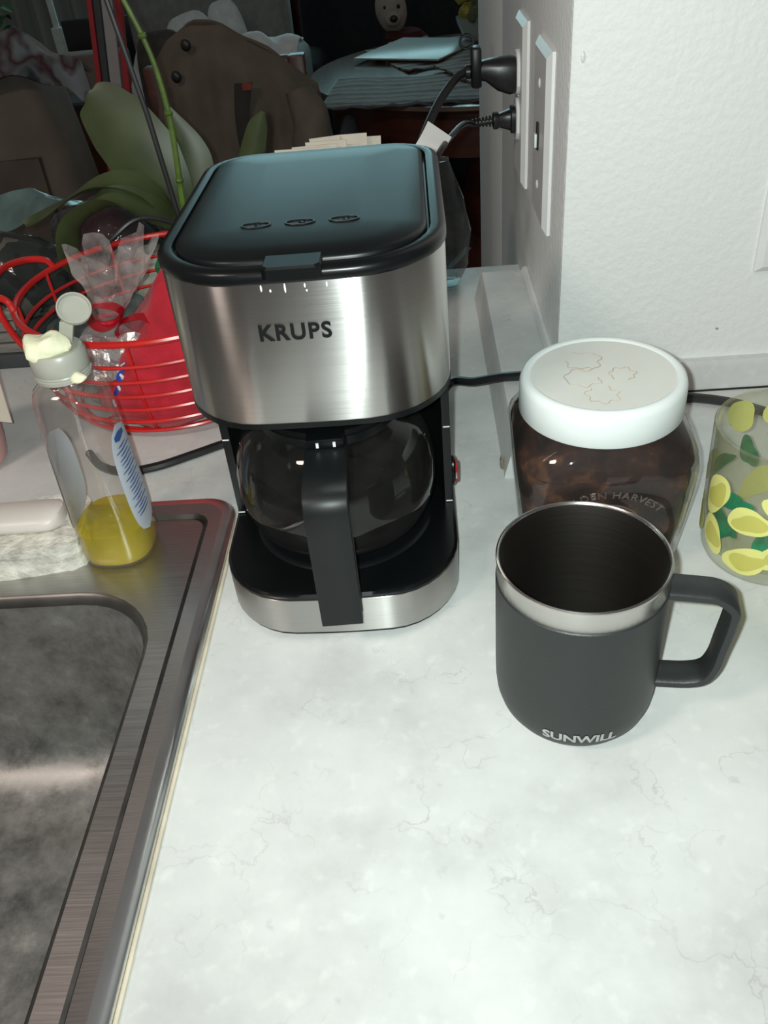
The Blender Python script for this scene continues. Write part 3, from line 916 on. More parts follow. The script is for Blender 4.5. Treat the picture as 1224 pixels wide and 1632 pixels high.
# embossed lettering and emblem on the front face
tv, tf = text_mesh('GOLDEN HARVEST', 0.0074, 0.0, 0.0005, 1.12)
emb = []
for x, y, z in tv:
    a = x / 0.044
    rr = 0.044 + y
    ex, ez = rr * math.sin(a), 0.0275 + rr * math.cos(a)
    yy = -(0.0515 + (0.0580 - 0.0515) * max(0, min(1, (ez - 0.010) / 0.07))) - 0.0004 - z
    emb.append((ex, yy, ez))
MB().add(emb, tf).build('embossed_lettering', 'emboss_highlight', jr, smooth=0)
for er in (0.022, 0.0185):
    ring_pts = [(er * math.cos(2 * PI * k / 40), -0.0565 + 0.0 * k - 0.0006 - 0.05 * 0, 0.045 + er * 0.92 * math.sin(2 * PI * k / 40)) for k in range(41)]
    ring_pts = [(x, -(0.0515 + 0.0065 * max(0, min(1, (z - 0.010) / 0.07))) - 0.0003, z) for x, y, z in ring_pts]
    MB().tube(ring_pts, 0.0008, 5, False).build('emblem_ring', 'emboss_highlight', jr)
for k in range(7):
    a = R(150 - 18 * k)
    x, z = 0.011 * math.cos(a), 0.044 + 0.010 * math.sin(a)
    MB().ball((x, -(0.0515 + 0.0065 * (z - 0.010) / 0.07) - 0.0004, z), (0.0026, 0.0008, 0.0026), 8, 6).build('emblem_fruit', 'emboss_highlight', jr)

# ================================================================ LEMON GLASS
tg = thing('tumbler', 'clear drinking glass printed with yellow lemons and green leaves', 'glass', (0.2230, 0.4580, 0))
TR = 0.0455
MB().lathe([(0.0, 0.0006), (0.036, 0.0006), (0.0395, 0.002), (0.0418, 0.007), (0.0432, 0.018), (0.0445, 0.045), (TR, 0.080), (0.0458, 0.0995), (0.0452, 0.1006), (0.0442, 0.0998), (0.0435, 0.080), (0.0424, 0.045), (0.0408, 0.018), (0.037, 0.009), (0.0, 0.0085)], 64).build('glass_wall', 'tumbler_glass', tg, smooth=60)
MB().ring((0, 0, 0.1002), 0.0450, 0.0450, 0.0010, 64, 6).build('rim_ring', 'tumbler_glass', tg)
def tr_at(z):
    return 0.0432 + (TR - 0.0432) * max(0, min(1, (z - 0.018) / 0.062))
def decal(name, m, ang, zc, rx, rz, rot, amp, seed, off, parent):
    n = 28
    verts, faces = [], []
    def pt(x, y):
        zc2 = zc + y
        r = tr_at(zc2) + off
        a = R(ang) + x / 0.0445
        return (r * math.cos(a), r * math.sin(a), zc2)
    cr_, sr_ = math.cos(R(rot)), math.sin(R(rot))
    L = 4
    for l in range(L + 1):
        for k in range(n):
            a = 2 * PI * k / n
            rr = 1 + amp * math.sin(a * 2 + seed) * .5 + amp * math.cos(3 * a + seed * 2) * .6 + 0.10 * max(0, math.cos(a)) ** 8 + .08 * max(0, -math.cos(a)) ** 8
            x, y = rx * rr * math.cos(a) * l / L, rz * rr * math.sin(a) * l / L
            verts.append(pt(x * cr_ - y * sr_, x * sr_ + y * cr_))
    for l in range(L):
        for k in range(n):
            k2 = (k + 1) % n
            faces.append((l * n + k, l * n + k2, (l + 1) * n + k2, (l + 1) * n + k))
    return MB().add(verts, faces).build(name, m, parent, smooth=60)
LEM = [(195, 0.060, 68, 1), (196, 0.028, -62, 2), (229, 0.052, 15, 3), (232, 0.021, 25, 4),
       (256, 0.064, -30, 6), (258, 0.032, 60, 7), (286, 0.046, 10, 8), (288, 0.078, -50, 9), (286, 0.018, 40, 10),
       (316, 0.062, 70, 11), (318, 0.030, -20, 12), (348, 0.048, 35, 13), (350, 0.080, 80, 14),
       (20, 0.064, -40, 15), (40, 0.030, 20, 16), (72, 0.082, 15, 18), (82, 0.026, -60, 19),
       (110, 0.083, 50, 20), (142, 0.056, 20, 23), (166, 0.030, 80, 24)]
for a, z, rot, sd in LEM:
    rx = 0.0142 + 0.0015 * math.sin(sd * 2.1)
    d = decal('lemon_print', 'lemon_pale', a, z, rx, 0.0100, rot, 0.15, sd * 1.3, 0.0004, tg)
    decal('lemon_heart', 'lemon_deep', a + 1.0, z - 0.0006, rx * 0.70, 0.0068, rot, 0.22, sd * 2.1 + 1, 0.0007, d)
for a, z, rot, sd in ((211, 0.040, 60, 1), (213, 0.062, 20, 2), (205, 0.044, -40, 3), (242, 0.036, 70, 4), (272, 0.052, 10, 5), (302, 0.036, 50, 6), (65, 0.060, 30, 7), (96, 0.052, 70, 8), (125, 0.050, 0, 9), (36, 0.036, 20, 10)):
    decal('leaf_print', 'leaf_print', a, z, 0.0125, 0.0060, rot, 0.25, sd * 1.9, 0.0002, tg)

# ================================================================ DISH-SOAP BOTTLE
BX, BY = -0.2370, 0.4960
sb = thing('dish_soap_bottle', 'clear dish soap bottle with yellow soap left and open flip cap', 'soap bottle', (BX, BY, 0.0022))
def sup(hx, hy, z, p=2.6, n=40, dx=0.0):
    pts = []
    for k in range(n):
        a = 2 * PI * k / n
        c, s_ = math.cos(a), math.sin(a)
        pts.append((dx + hx * math.copysign(abs(c) ** (2 / p), c), hy * math.copysign(abs(s_) ** (2 / p), s_), z))
    return pts
bprof = [(0.0235, 0.024, 0.0005), (0.0255, 0.0265, 0.003), (0.0268, 0.0280, 0.012), (0.0265, 0.0280, 0.040), (0.0257, 0.0275, 0.070), (0.0248, 0.0268, 0.095), (0.0240, 0.0265, 0.118), (0.0235, 0.0255, 0.134), (0.0215, 0.0230, 0.1405), (0.0175, 0.0180, 0.1440), (0.0155, 0.0155, 0.1460), (0.0155, 0.0155, 0.150)]
MB().loft([sup(hx, hy, z) for hx, hy, z in bprof], True, False).build('bottle_body', 'bottle_plastic', sb, smooth=60)
liq = MB().loft([sup(0.0215, 0.0220, 0.0015), sup(0.0245, 0.0255, 0.004), sup(0.0258, 0.0270, 0.013), sup(0.0256, 0.0270, 0.030), sup(0.0240, 0.0250, 0.0310)], True, True).build('liquid_soap', 'yellow_soap', sb, smooth=40)
cap = MB().lathe([(0.0150, 0.1470), (0.0180, 0.1475), (0.0183, 0.1500), (0.0176, 0.1505), (0.0180, 0.1515), (0.0176, 0.1525), (0.0182, 0.1540), (0.0180, 0.1640), (0.0165, 0.1665), (0.0, 0.1670)], 40).build('cap', 'cap_plastic', sb)
MB().ball((-0.0035, -0.004, 0.1700), (0.0140, 0.0125, 0.0090), 24, 14).jitter(0.0045, 85, 3).build('dried_soap', 'dried_soap', cap)
MB().ball((0.0140, -0.0125, 0.1505), (0.0055, 0.004, 0.0035), 12, 8).jitter(0.001, 200).build('soap_drip', 'dried_soap', cap)
fl_ = MB().lathe([(0.0, 0.0), (0.0105, 0.0), (0.0115, 0.0008), (0.0115, 0.0038), (0.0105, 0.0038), (0.0100, 0.0012), (0.0, 0.0012)], 28)
fl_.xf(lambda p: Vector((0.0180, 0.004, 0.1890)) + Matrix.Rotation(R(40), 3, 'X') @ (Matrix.Rotation(R(22), 3, 'Y') @ (p * 0.92)))
flo = fl_.build('flip_lid', 'cap_plastic', cap)
MB().loft([[(0.004 + t * .007 + sx * .0045, 0.0070 - t * .002 + sy * .0014, 0.1640 + t * .018) for sx, sy in ((-1, -1), (1, -1), (1, 1), (-1, 1))] for t in (0, .5, 1)]).build('flip_hinge', 'cap_plastic', flo, smooth=0)
# labels hugging the two broad sides
def bot_r(z):
    for (a0, b0, z0), (a1, b1, z1) in zip(bprof, bprof[1:]):
        if z0 <= z <= z1:
            t = (z - z0) / (z1 - z0)
            return a0 + (a1 - a0) * t, b0 + (b1 - b0) * t
    return 0.025, 0.027
def label_patch(a_mid, half_a, z0, z1, off, n=18, m=10):
    rings = []
    for i in range(n + 1):
        t = i / n
        z = z0 + (z1 - z0) * t
        w = half_a * (max(0.0, 1 - abs(2 * t - 1) ** 3.2)) ** 0.5 + 0.001
        row = []
        for j in range(m + 1):
            a = a_mid + w * (2 * j / m - 1)
            hx, hy = bot_r(z)
            hx += off; hy += off
            c, s_ = math.cos(a), math.sin(a)
            p = 2.6
            row.append((hx * math.copysign(abs(c) ** (2 / p), c), hy * math.copysign(abs(s_) ** (2 / p), s_), z))
        rings.append(row)
    return MB().loft(rings, False, False, closed=False)
lb = label_patch(R(-6), R(30), 0.022, 0.110, 0.0004).build('label', 'label_white', sb, smooth=60)
part(lb, 'white oval back label with blue print')
for k in range(19):
    z = 0.038 + k * 0.0031
    wl_ = 0.75 + 0.25 * math.sin(k * 2.7)
    label_patch(R(-8), R(19) * wl_, z, z + 0.0013, 0.0007, 4, 8).build('print_line', 'label_blue', lb, smooth=0)
label_patch(R(-8), R(12), 0.098, 0.105, 0.0007, 4, 8).build('print_heading', 'label_blue', lb, smooth=0)
part(label_patch(R(180), R(40), 0.026, 0.104, 0.0004).build('label', 'label_white', sb, smooth=60), 'front label seen from behind through the bottle')

# ================================================================ SPONGE AND SOAP BAR
sp = MB().sheet(1, 1, lambda u, v: (0, 0, 0))
def rough_slab(x0, x1, y0, y1, z0, z1, amp, freq, seed, nx=36, ny=20, nz=6):
    bm = bmesh.new()
    bmesh.ops.create_cube(bm, size=1.0)
    bmesh.ops.subdivide_edges(bm, edges=list(bm.edges), cuts=11, use_grid_fill=True)
    m = MB()
    vs = []
    for v in bm.verts:
        x, y, z = v.co
        # round the corners a little
        k = 1 - 0.10 * (abs(2 * x) ** 6) * (abs(2 * y) ** 6)
        p = Vector(((x0 + x1) / 2 + x * k * (x1 - x0), (y0 + y1) / 2 + y * k * (y1 - y0), (z0 + z1) / 2 + z * (z1 - z0)))
        q = p * freq + Vector((seed, 0, seed))
        d = nvec(q) * amp + nvec(q * 3.1) * amp * .5
        if z < -0.49:
            d.z = 0
        vs.append(tuple(p + d))
    bm.verts.index_update()
    m.add(vs, [tuple(v.index for v in f.verts) for f in bm.faces])
    bm.free()
    return m
spg = rough_slab(-0.056, 0.056, -0.0335, 0.0335, 0.0, 0.024, 0.0022, 75, 2).build('sponge', 'sponge', loc=(-0.318, 0.4985, 0.0022), rot=(0, 0, R(7)), smooth=60)
tag(spg, 'worn whitish sponge on the sink deck beside the soap bottle', 'sponge')
sbar = MB().loft([[(x, y * s1, z) for (y, z) in ((-0.013, 0.0), (0.013, 0.0), (0.0165, 0.003), (0.0165, 0.008), (0.012, 0.0115), (-0.012, 0.0115), (-0.0165, 0.008), (-0.0165, 0.003))] for x, s1 in ((-0.075, 0.95), (-0.04, 1.0), (0.0, 1.0), (0.028, 1.02), (0.036, 0.95), (0.0405, 0.7), (0.0425, 0.35))]).build('soap_bar', 'soap_bar', loc=(-0.3195, 0.5015, 0.0262), rot=(0, 0, R(2)), smooth=60)
tag(sbar, 'smooth pinkish white soap bar lying on the worn sponge', 'soap')

# things cut by the left edge of the picture
pk = thing('pink_cup', 'pink plastic cup just showing at the left picture edge', 'cup', (-0.4140, 0.630, 0))
MB().lathe([(0.0, 0.001), (0.030, 0.001), (0.034, 0.003), (0.037, 0.02), (0.040, 0.075), (0.0405, 0.082), (0.0385, 0.083), (0.037, 0.075), (0.034, 0.02), (0.0, 0.006)], 40).build('cup_body', 'pink_plastic', pk)
cd = thing('carton', 'torn cream cardboard carton standing in the pink cup', 'carton', (-0.4010, 0.630, 0.0065))
MB().sheet(6, 8, lambda u, v: (-0.012 + 0.060 * u + .008 * v, -0.010 + 0.004 * math.sin(5 * u), 0.05 + v * (0.105 - .02 * abs(u - .5) + .01 * math.sin(u * 9)) - .01 * u), 0.0012).build('flap', 'cream_card', cd, smooth=30)
MB().box((-0.020, -0.005, 0.0), (0.020, 0.014, 0.10), 0.001).build('carton_body', 'cream_card', cd)
ht = thing('slatted_crate', 'small grey slatted crate on a black base behind the basket', 'crate', (-0.475, 0.845, 0))
MB().box((-0.10, -0.035, 0.0), (0.055, 0.08, 0.016), 0.002).build('base', 'dark_slate', ht)
for k in range(4):
    MB().box((-0.10, -0.031, 0.0165 + k * 0.012), (0.052, -0.025, 0.0265 + k * 0.012), 0.001).build('slat', 'slat_grey', ht)
for x in (-0.095, 0.045):
    MB().box((x, -0.0245, 0.0165), (x + 0.006, -0.018, 0.063), 0.001).build('post', 'slat_grey', ht)

# ================================================================ RED WIRE BASKET
KX, KY = -0.2450, 0.763
bk = thing('wire_basket', 'red wire basket with a raised side handle holding wrapped sweets', 'basket', (KX, KY, 0))
RB = [(0.100, 0.0036), (0.1130, 0.0100), (0.1200, 0.0235), (0.1245, 0.038), (0.1275, 0.0525), (0.1295, 0.067), (0.130, 0.0815)]
for r, z in RB:
    MB().ring((0, 0, z), r, r, 0.0017, 72, 6).build('wire_ring', 'red_wire', bk)
part(MB().ring((0, 0, 0.103), 0.131, 0.131, 0.0030, 80, 8).build('rim_ring', 'red_wire', bk), 'thick top ring')
for k in range(10):
    a = R(18 + 36 * k)
    pts = [(0.0, 0.0, 0.0022)] + [(r - .0025, 0, z) for r, z in RB] + [(0.1285, 0, 0.103)]
    pts = [(x * math.cos(a), x * math.sin(a), z) for x, y, z in pts]
    MB().tube(pts, 0.0016, 6).build('upright_wire', 'red_wire', bk)
for sgn, nm in ((-1, 'handle'),):
    pts = spline([(-0.121, -0.050, 0.103), (-0.126, -0.046, 0.112), (-0.141, -0.036, 0.116), (-0.150, -0.010, 0.120), (-0.150, 0.020, 0.120), (-0.140, 0.045, 0.116), (-0.125, 0.052, 0.112), (-0.119, 0.055, 0.103)], 6)
    MB().tube(pts, 0.0032, 8).build(nm, 'red_wire', bk)
    pts = spline([(-0.127, -0.034, 0.0525), (-0.134, -0.040, 0.075), (-0.140, -0.040, 0.098), (-0.142, -0.034, 0.116)], 6)
    MB().tube(pts, 0.0030, 8).build('handle_strut', 'red_wire', bk)

# ---- what lies in the basket
rf = MB().loft([[(c[0] + (rx * (1 + .10 * math.sin(3 * a + z * 60))) * math.cos(a), c[1] + ry * (1 + .08 * math.cos(4 * a + z * 40)) * math.sin(a), z) for a in [2 * PI * k / 36 for k in range(36)]]
    for z, c, rx, ry in ((0.006, (0.018, -0.054), 0.064, 0.050), (0.020, (0.018, -0.054), 0.080, 0.060), (0.040, (0.024, -0.050), 0.076, 0.066), (0.065, (0.028, -0.048), 0.062, 0.064), (0.085, (0.036, -0.038), 0.046, 0.046), (0.105, (0.036, -0.042), 0.030, 0.030), (0.122, (0.034, -0.048), 0.016, 0.016), (0.130, (0.032, -0.050), 0.006, 0.006))])
rfo = rf.jitter(0.003, 40, 5).build('felt_hat', 'red_felt', loc=(KX - 0.010, KY + 0.004, 0), smooth=60)
tag(rfo, 'red felt cone hat stuffed into the red wire basket', 'hat')
cb = thing('sweet_bag', 'cellophane bag of sweets tied with shiny red ribbon', 'sweet bag', (-0.2840, 0.7120, 0.0045))
cb.scale = (0.95, 0.95, 0.92)
MB().loft([[(rx * math.cos(a) * (1 + .12 * math.sin(5 * a + z * 50)), ry * math.sin(a) * (1 + .12 * math.cos(4 * a)), z) for a in [2 * PI * k / 40 for k in range(40)]] for z, rx, ry in ((0.004, 0.026, 0.024), (0.015, 0.036, 0.032), (0.045, 0.040, 0.034), (0.070, 0.034, 0.028), (0.085, 0.020, 0.017), (0.094, 0.010, 0.009))], True, False).jitter(0.004, 60, 1).build('bag_body', 'cellophane', cb, smooth=20)
def ruff(u, v):
    a = 2 * PI * u
    rr = 0.009 + 0.026 * v ** 0.85
    return (rr * math.cos(a) * 1.05 + 0.006 * math.sin(7 * a) * v + 0.024 * v, rr * .7 * math.sin(a) + 0.008 * math.cos(5 * a) * v, 0.094 + 0.068 * v + 0.010 * math.sin(6 * a + 1) * v)
MB().sheet(48, 10, ruff).jitter(0.005, 75, 4).build('bag_ruff', 'cellophane', cb, smooth=15)
for k, (x, y, z, r) in enumerate(((-0.012, -0.010, 0.020, 0.014), (0.014, -0.006, 0.022, 0.015), (0.0, 0.010, 0.040, 0.015), (-0.014, 0.004, 0.050, 0.012), (0.012, -0.004, 0.055, 0.013))):
    MB().ball((x, y, z), (r, r * .9, r * .8), 14, 10).jitter(0.003, 90, k).build('sweet', 'brown_sweets', cb, smooth=30)
rb = MB().ring((0, 0, 0.094), 0.0115, 0.0105, 0.0030, 28, 6).build('ribbon', 'red_ribbon', cb)
def loop(cx, cz, r, tw):
    def fn(u, v):
        a = 2 * PI * u
        return (cx + r * math.cos(a), -0.016 + (v - .5) * 0.016 + .004 * math.sin(a * 2 + tw), cz + r * .75 * math.sin(a))
    return fn
MB().sheet(28, 1, loop(0.030, 0.088, 0.018, 0)).build('ribbon_bow', 'red_ribbon', rb)
MB().sheet(28, 1, loop(0.004, 0.106, 0.016, 2)).build('ribbon_bow', 'red_ribbon', rb)
fp = MB().sheet(14, 8, lambda u, v: (-0.030 + 0.075 * u, -0.005 + 0.030 * v, 0.010 * math.sin(3 * u) + 0.030 * v + .004 * math.sin(11 * u + 5 * v)), 0.0015).jitter(0.003, 80, 8).build('foil_packet', 'foil', loc=(-0.2900, 0.6680, 0.046), smooth=15)
tag(fp, 'crumpled silver foil packet at the front of the red basket', 'packet')
bc = thing('twisted_cord', 'blue and white twisted cord hanging inside the red basket', 'cord', (-0.2800, 0.657, 0.0045))
def helix(ph):
    base = spline([(0.050, 0.085, 0.080), (0.046, 0.080, 0.098), (0.030, 0.072, 0.094), (0.022, 0.045, 0.066), (0.014, 0.010, 0.060), (0.010, 0.004, 0.046), (0.000, 0.003, 0.028)], 14)
    return [p + Vector((math.cos(i * .55 + ph), 0.5 * math.sin(i * .55 + ph), 0.4 * math.sin(i * .55 + ph))) * 0.0020 for i, p in enumerate(base)]
MB().tube(helix(0), 0.0022, 6).build('blue_strand', 'blue_cord', bc)
MB().tube(helix(PI), 0.0014, 6).build('white_strand', 'white_cord', bc)
gp = MB().box((-0.035, -0.012, 0), (0.035, 0.012, 0.050), 0.004).jitter(0.002, 60).build('green_packet', 'green_print', loc=(-0.222, 0.828, 0.060), rot=(R(25), 0, R(-12)))
tag(gp, 'green printed packet at the back of the red basket', 'packet')
bt = MB().loft([[(rx * math.cos(a), rx * math.sin(a), z) for a in [2 * PI * k / 30 for k in range(30)]] for z, rx in ((0.004, 0.02), (0.010, 0.05), (0.03, 0.07), (0.05, 0.06), (0.056, 0.03))]).jitter(0.008, 35, 9).build('tissue_wrap', 'jade_film', loc=(-0.318, 0.79, 0.0045), smooth=25)
tag(bt, 'crumpled grey green tissue in the left of the red basket', 'tissue')

# ---- wrapped gifts behind the basket, pale stone paper
def bundle(name, m, c, r, seed, label, film=True):
    t = thing(name, label, 'gift', c)
    MB().ball((0, 0, r[2]), r, 26, 16).jitter(0.012, 18, seed).build('contents', m, t, smooth=50)
    if film:
        MB().ball((0, 0, r[2] + .0035), (r[0] * 1.07, r[1] * 1.07, r[2] * 1.07), 30, 18).jitter(0.013, 18, seed).jitter(0.004, 70, seed).build('film', 'grey_film', t, smooth=20)
    return t
bundle('wrapped_gift', 'camo', (-0.480, 0.930, 0.0), (0.085, 0.045, 0.052), 2, 'film-wrapped gift with black and tan camouflage print behind the basket')
bundle('wrapped_gift', 'wine_fabric', (-0.345, 0.935, 0.0), (0.060, 0.045, 0.062), 4, 'film-wrapped dark wine red gift behind the basket')
ft = MB().sheet(30, 12, lambda u, v: (-0.60 + 0.235 * u, 0.945 + 0.04 * v + .006 * math.sin(u * 14), 0.112 + .012 * math.sin(u * 9 + v * 2) + 0.012 * v), 0.0008).jitter(0.007, 30, 6).build('plastic_sleeve', 'jade_film', smooth=25)
tag(ft, 'shiny green plastic sleeve lying across the wrapped gifts', 'plastic sleeve')
st = MB().ball((0, 0, 0.045), (0.032, 0.026, 0.045), 24, 14).jitter(0.008, 40, 2).build('crumpled_paper', 'pale_stone', loc=(-0.262, 0.885, 0.0), smooth=40)
st.location = (-0.2980, 0.9140, 0.0)
tag(st, 'pale greenish crumpled paper between basket and orchid', 'paper')

# ================================================================ ORCHID
oc = thing('orchid_plant', 'orchid with broad wavy leaves and a bare green flower stem', 'orchid', (-0.2400, 0.9420, 0))
MB().lathe([(0.0, 0.0), (0.032, 0.0), (0.036, 0.004), (0.046, 0.090), (0.048, 0.100), (0.0455, 0.100), (0.043, 0.090), (0.0, 0.088)], 36).build('pot', 'pot', oc)
MB().lathe([(0.0, 0.094), (0.0438, 0.091)], 30).jitter(0.003, 90).build('bark', 'soil', oc)
def leaf(pts, ws, side, cup=0.15, wave=0.0, n=6):
    C = spline(pts, 8)
    N = len(C) - 1
    S = Vector(side).normalized()
    rows = []
    for i, p in enumerate(C):
        t = i / N
        x = t * (len(ws) - 1)
        k = min(int(x), len(ws) - 2)
        w = ws[k] + (ws[k + 1] - ws[k]) * (x - k)
        tan = (C[min(i + 1, N)] - C[max(i - 1, 0)]).normalized()
        s_ = (S - tan * S.dot(tan)).normalized()
        nn = tan.cross(s_)
        row = []
        for j in range(n + 1):
            q = 2 * j / n - 1
            row.append(p + s_ * (w * q) + nn * (cup * w * q * q + wave * math.sin(t * 9 + (1.5 if q > 0 else 0)) * abs(q)))
        rows.append(row)
    m = MB()
    W = n + 1
    v = [p for r in rows for p in r]
    f = [(i * W + j, i * W + j + 1, (i + 1) * W + j + 1, (i + 1) * W + j) for i in range(N) for j in range(n)]
    o = len(v)
    # thin body under the blade
    v2 = [p + Vector((0, 0.0012, -0.0008)) for p in v]
    f2 = [tuple(reversed([k + o for k in q])) for q in f]
    ed = []
    for i in range(N):
        ed += [(i * W, (i + 1) * W, (i + 1) * W + o, i * W + o), (i * W + n, i * W + n + o, (i + 1) * W + n + o, (i + 1) * W + n)]
    return m.add(v + v2, f + f2 + ed)
# local coordinates: minus the pot position
def L(*pts):
    return [(x + 0.2400, y - 0.9420, z) for x, y, z in pts]
leaf(L((-0.262, 0.945, 0.095), (-0.275, 0.945, 0.135), (-0.298, 0.950, 0.180), (-0.328, 0.960, 0.222), (-0.335, 0.962, 0.230)), [0.014, 0.030, 0.040, 0.036, 0.022, 0.004], (1, 0.1, 0.45), 0.16).build('leaf', 'orchid_leaf', oc)
leaf(L((-0.255, 0.950, 0.095), (-0.250, 0.955, 0.130), (-0.247, 0.962, 0.170), (-0.258, 0.968, 0.208)), [0.012, 0.022, 0.030, 0.026, 0.014, 0.004], (1, 0.0, 0.0), 0.2).build('leaf', 'orchid_leaf', oc)
leaf(L((-0.258, 0.938, 0.095), (-0.285, 0.915, 0.140), (-0.322, 0.895, 0.153), (-0.360, 0.880, 0.148), (-0.402, 0.868, 0.130)), [0.012, 0.017, 0.019, 0.018, 0.012, 0.003], (0.1, 1.0, 0.10), -0.25, 0.005).build('leaf', 'orchid_leaf', oc)
leaf(L((-0.256, 0.934, 0.095), (-0.280, 0.900, 0.126), (-0.312, 0.872, 0.142), (-0.345, 0.852, 0.128), (-0.358, 0.842, 0.100), (-0.352, 0.838, 0.082)), [0.010, 0.016, 0.018, 0.018, 0.015, 0.003], (0.35, 1.0, 0.0), -0.3, 0.006).build('leaf', 'orchid_leaf', oc)
leaf(L((-0.240, 0.945, 0.095), (-0.205, 0.952, 0.120), (-0.180, 0.955, 0.150), (-0.166, 0.955, 0.182), (-0.156, 0.955, 0.200)), [0.010, 0.012, 0.012, 0.013, 0.010, 0.002], (1, 0, -0.4), 0.5).build('leaf', 'orchid_leaf', oc)
leaf(L((-0.236, 0.930, 0.095), (-0.200, 0.900, 0.118), (-0.165, 0.880, 0.112), (-0.140, 0.868, 0.095)), [0.010, 0.020, 0.022, 0.016, 0.003], (0.5, -0.8, 0.1), -0.2).build('leaf', 'orchid_leaf', oc)
stem = spline(L((-0.258, 0.945, 0.092), (-0.2565, 0.945, 0.125), (-0.2535, 0.948, 0.175), (-0.2530, 0.950, 0.214), (-0.2580, 0.950, 0.262), (-0.2730, 0.950, 0.312), (-0.292, 0.950, 0.36), (-0.312, 0.948, 0.41)), 6)
sto = MB().tube(stem, [0.0036 - 0.0016 * i / (len(stem) - 1) for i in range(len(stem))], 8).build('flower_stem', 'orchid_stem', oc)
for i in (8, 17, 26, 34):
    p = stem[i]
    MB().ball(p, (0.0046, 0.0046, 0.0036), 10, 6).build('stem_node', 'orchid_stem', sto)
for dx, dz in ((-0.003, 0.0), (0.010, 0.010), (-0.014, 0.014)):
    p = stem[33]
    MB().ball((p.x + dx, p.y + 0.004, p.z + dz), (0.009, 0.008, 0.009), 12, 8).jitter(0.002, 90).build('flower_bud', 'bud', sto)
MB().tube(L((-0.2560, 0.918, 0.092), (-0.2660, 0.918, 0.215), (-0.2800, 0.918, 0.322), (-0.293, 0.918, 0.42)), 0.0027, 8).build('support_stake', 'stake', oc)
MB().tube(spline(L((-0.245, 0.905, 0.104), (-0.285, 0.880, 0.125), (-0.315, 0.865, 0.112), (-0.345, 0.862, 0.088)), 8), 0.0026, 8).build('aerial_root', 'stake', oc)

# papers standing behind the coffee maker
pb = thing('paper_stack', 'stack of cream cards standing behind the coffee maker', 'cards', (-0.100, 0.800, 0))
random.seed(11)
for k in range(9):
    h = 0.1955 + 0.004 * math.sin(k * 2.2) + 0.0007 * k
    a = R(-10 + 20 * random.random())
    dx = -0.012 + 0.0078 * k
    w = 0.052 - 0.0038 * k
    MB().box((-w / 2, 0, 0), (w / 2, 0.0012, h), 0.0).build('card', 'cream_card', pb, loc=(dx, -0.020 + k * 0.0045, 0.0018), rot=(R(-3), a * .9, a * 1.9), smooth=0)

# plastic bag to the right of the maker, far side
pbg = MB().loft([[(rx * math.cos(a) * (1 + .2 * math.sin(4 * a + z * 30)), ry * math.sin(a), z) for a in [2 * PI * k / 30 for k in range(30)]] for z, rx, ry in ((0.001, 0.02, 0.02), (0.02, 0.026, 0.03), (0.06, 0.030, 0.03), (0.10, 0.026, 0.024), (0.140, 0.016, 0.012))]).jitter(0.006, 40, 3).build('plastic_bag', 'grey_film', loc=(0.020, 0.950, 0.001), smooth=20)
tag(pbg, 'small clear plastic bag standing behind the coffee maker on the right', 'plastic bag')

# ================================================================ WALL PLATES AND PLUGS (left face, x = .113)
def wall_plate(name, label, y0, y1, z0, z1):
    t = thing(name, label, 'wall plate', (0.113, (y0 + y1) / 2, (z0 + z1) / 2))
    w, h = (y1 - y0) / 2, (z1 - z0) / 2
    def o(d, x):
        return [(x, -w + d, -h + d), (x, w - d, -h + d), (x, w - d, h - d), (x, -w + d, h - d)]
    MB().loft([o(0, -0.0002), o(0.0, -0.0028), o(0.006, -0.0068)]).build('cover', 'plate_plastic', t, smooth=20)
    return t
op = wall_plate('outlet_plate', 'white duplex outlet cover with two black plugs in it', 0.918, 0.992, 0.112, 0.266)
def recept(zc):
    return MB().loft([[(x, s1 * 0.0165 * c, zc + s1 * s_) for c, s_ in [(math.copysign(min(1, abs(math.cos(a)) * 1.15), math.cos(a)), 0.0205 * math.sin(a)) for a in [2 * PI * k / 24 for k in range(24)]]] for x, s1 in ((-0.0066, 1.0), (-0.0092, 1.0), (-0.0098, .95))])
ZP1, ZP2 = 0.2165, 0.1725
recept(ZP1 - 0.189).build('receptacle', 'plate_plastic', op, smooth=30)
recept(ZP2 - 0.189).build('receptacle', 'plate_plastic', op, smooth=30)
MB().ball((-0.0070, 0, 0.0055), (0.0014, 0.003, 0.003), 10, 6).build('screw', 'chrome', op)
sp2 = wall_plate('switch_plate', 'white single cover plate with a small centre jack nearest the corner', 0.752, 0.834, 0.122, 0.268)
for z in (0.043, -0.040):
    MB().ball((-0.0068, 0, z), (0.0014, 0.0032, 0.0040), 10, 6).build('screw', 'lid_white', sp2)
MB().box((-0.0085, -0.0042, -0.010), (-0.0066, 0.0042, 0.012), 0.0004).build('jack', 'dark_gap', sp2)
MB().box((-0.0105, -0.0032, -0.008), (-0.0080, 0.0032, 0.003), 0.0004).build('toggle', 'lid_white', sp2)
# plate on the front face at the right picture edge
t = thing('switch_plate', 'white cover plate on the front wall at the right picture edge', 'wall plate', (0.310, 0.686, 0.165))
def o3(d, y):
    return [(-0.040 + d, y, -0.060 + d), (0.040 - d, y, -0.060 + d), (0.040 - d, y, 0.060 - d), (-0.040 + d, y, 0.060 - d)]
MB().loft([o3(0, 0.0002), o3(0, -0.0028), o3(0.005, -0.0065)]).build('cover', 'plate_plastic', t, smooth=20)
MB().box((-0.016, -0.0085, -0.034), (0.016, -0.0060, 0.034), 0.001).build('rocker', 'plate_plastic', t)

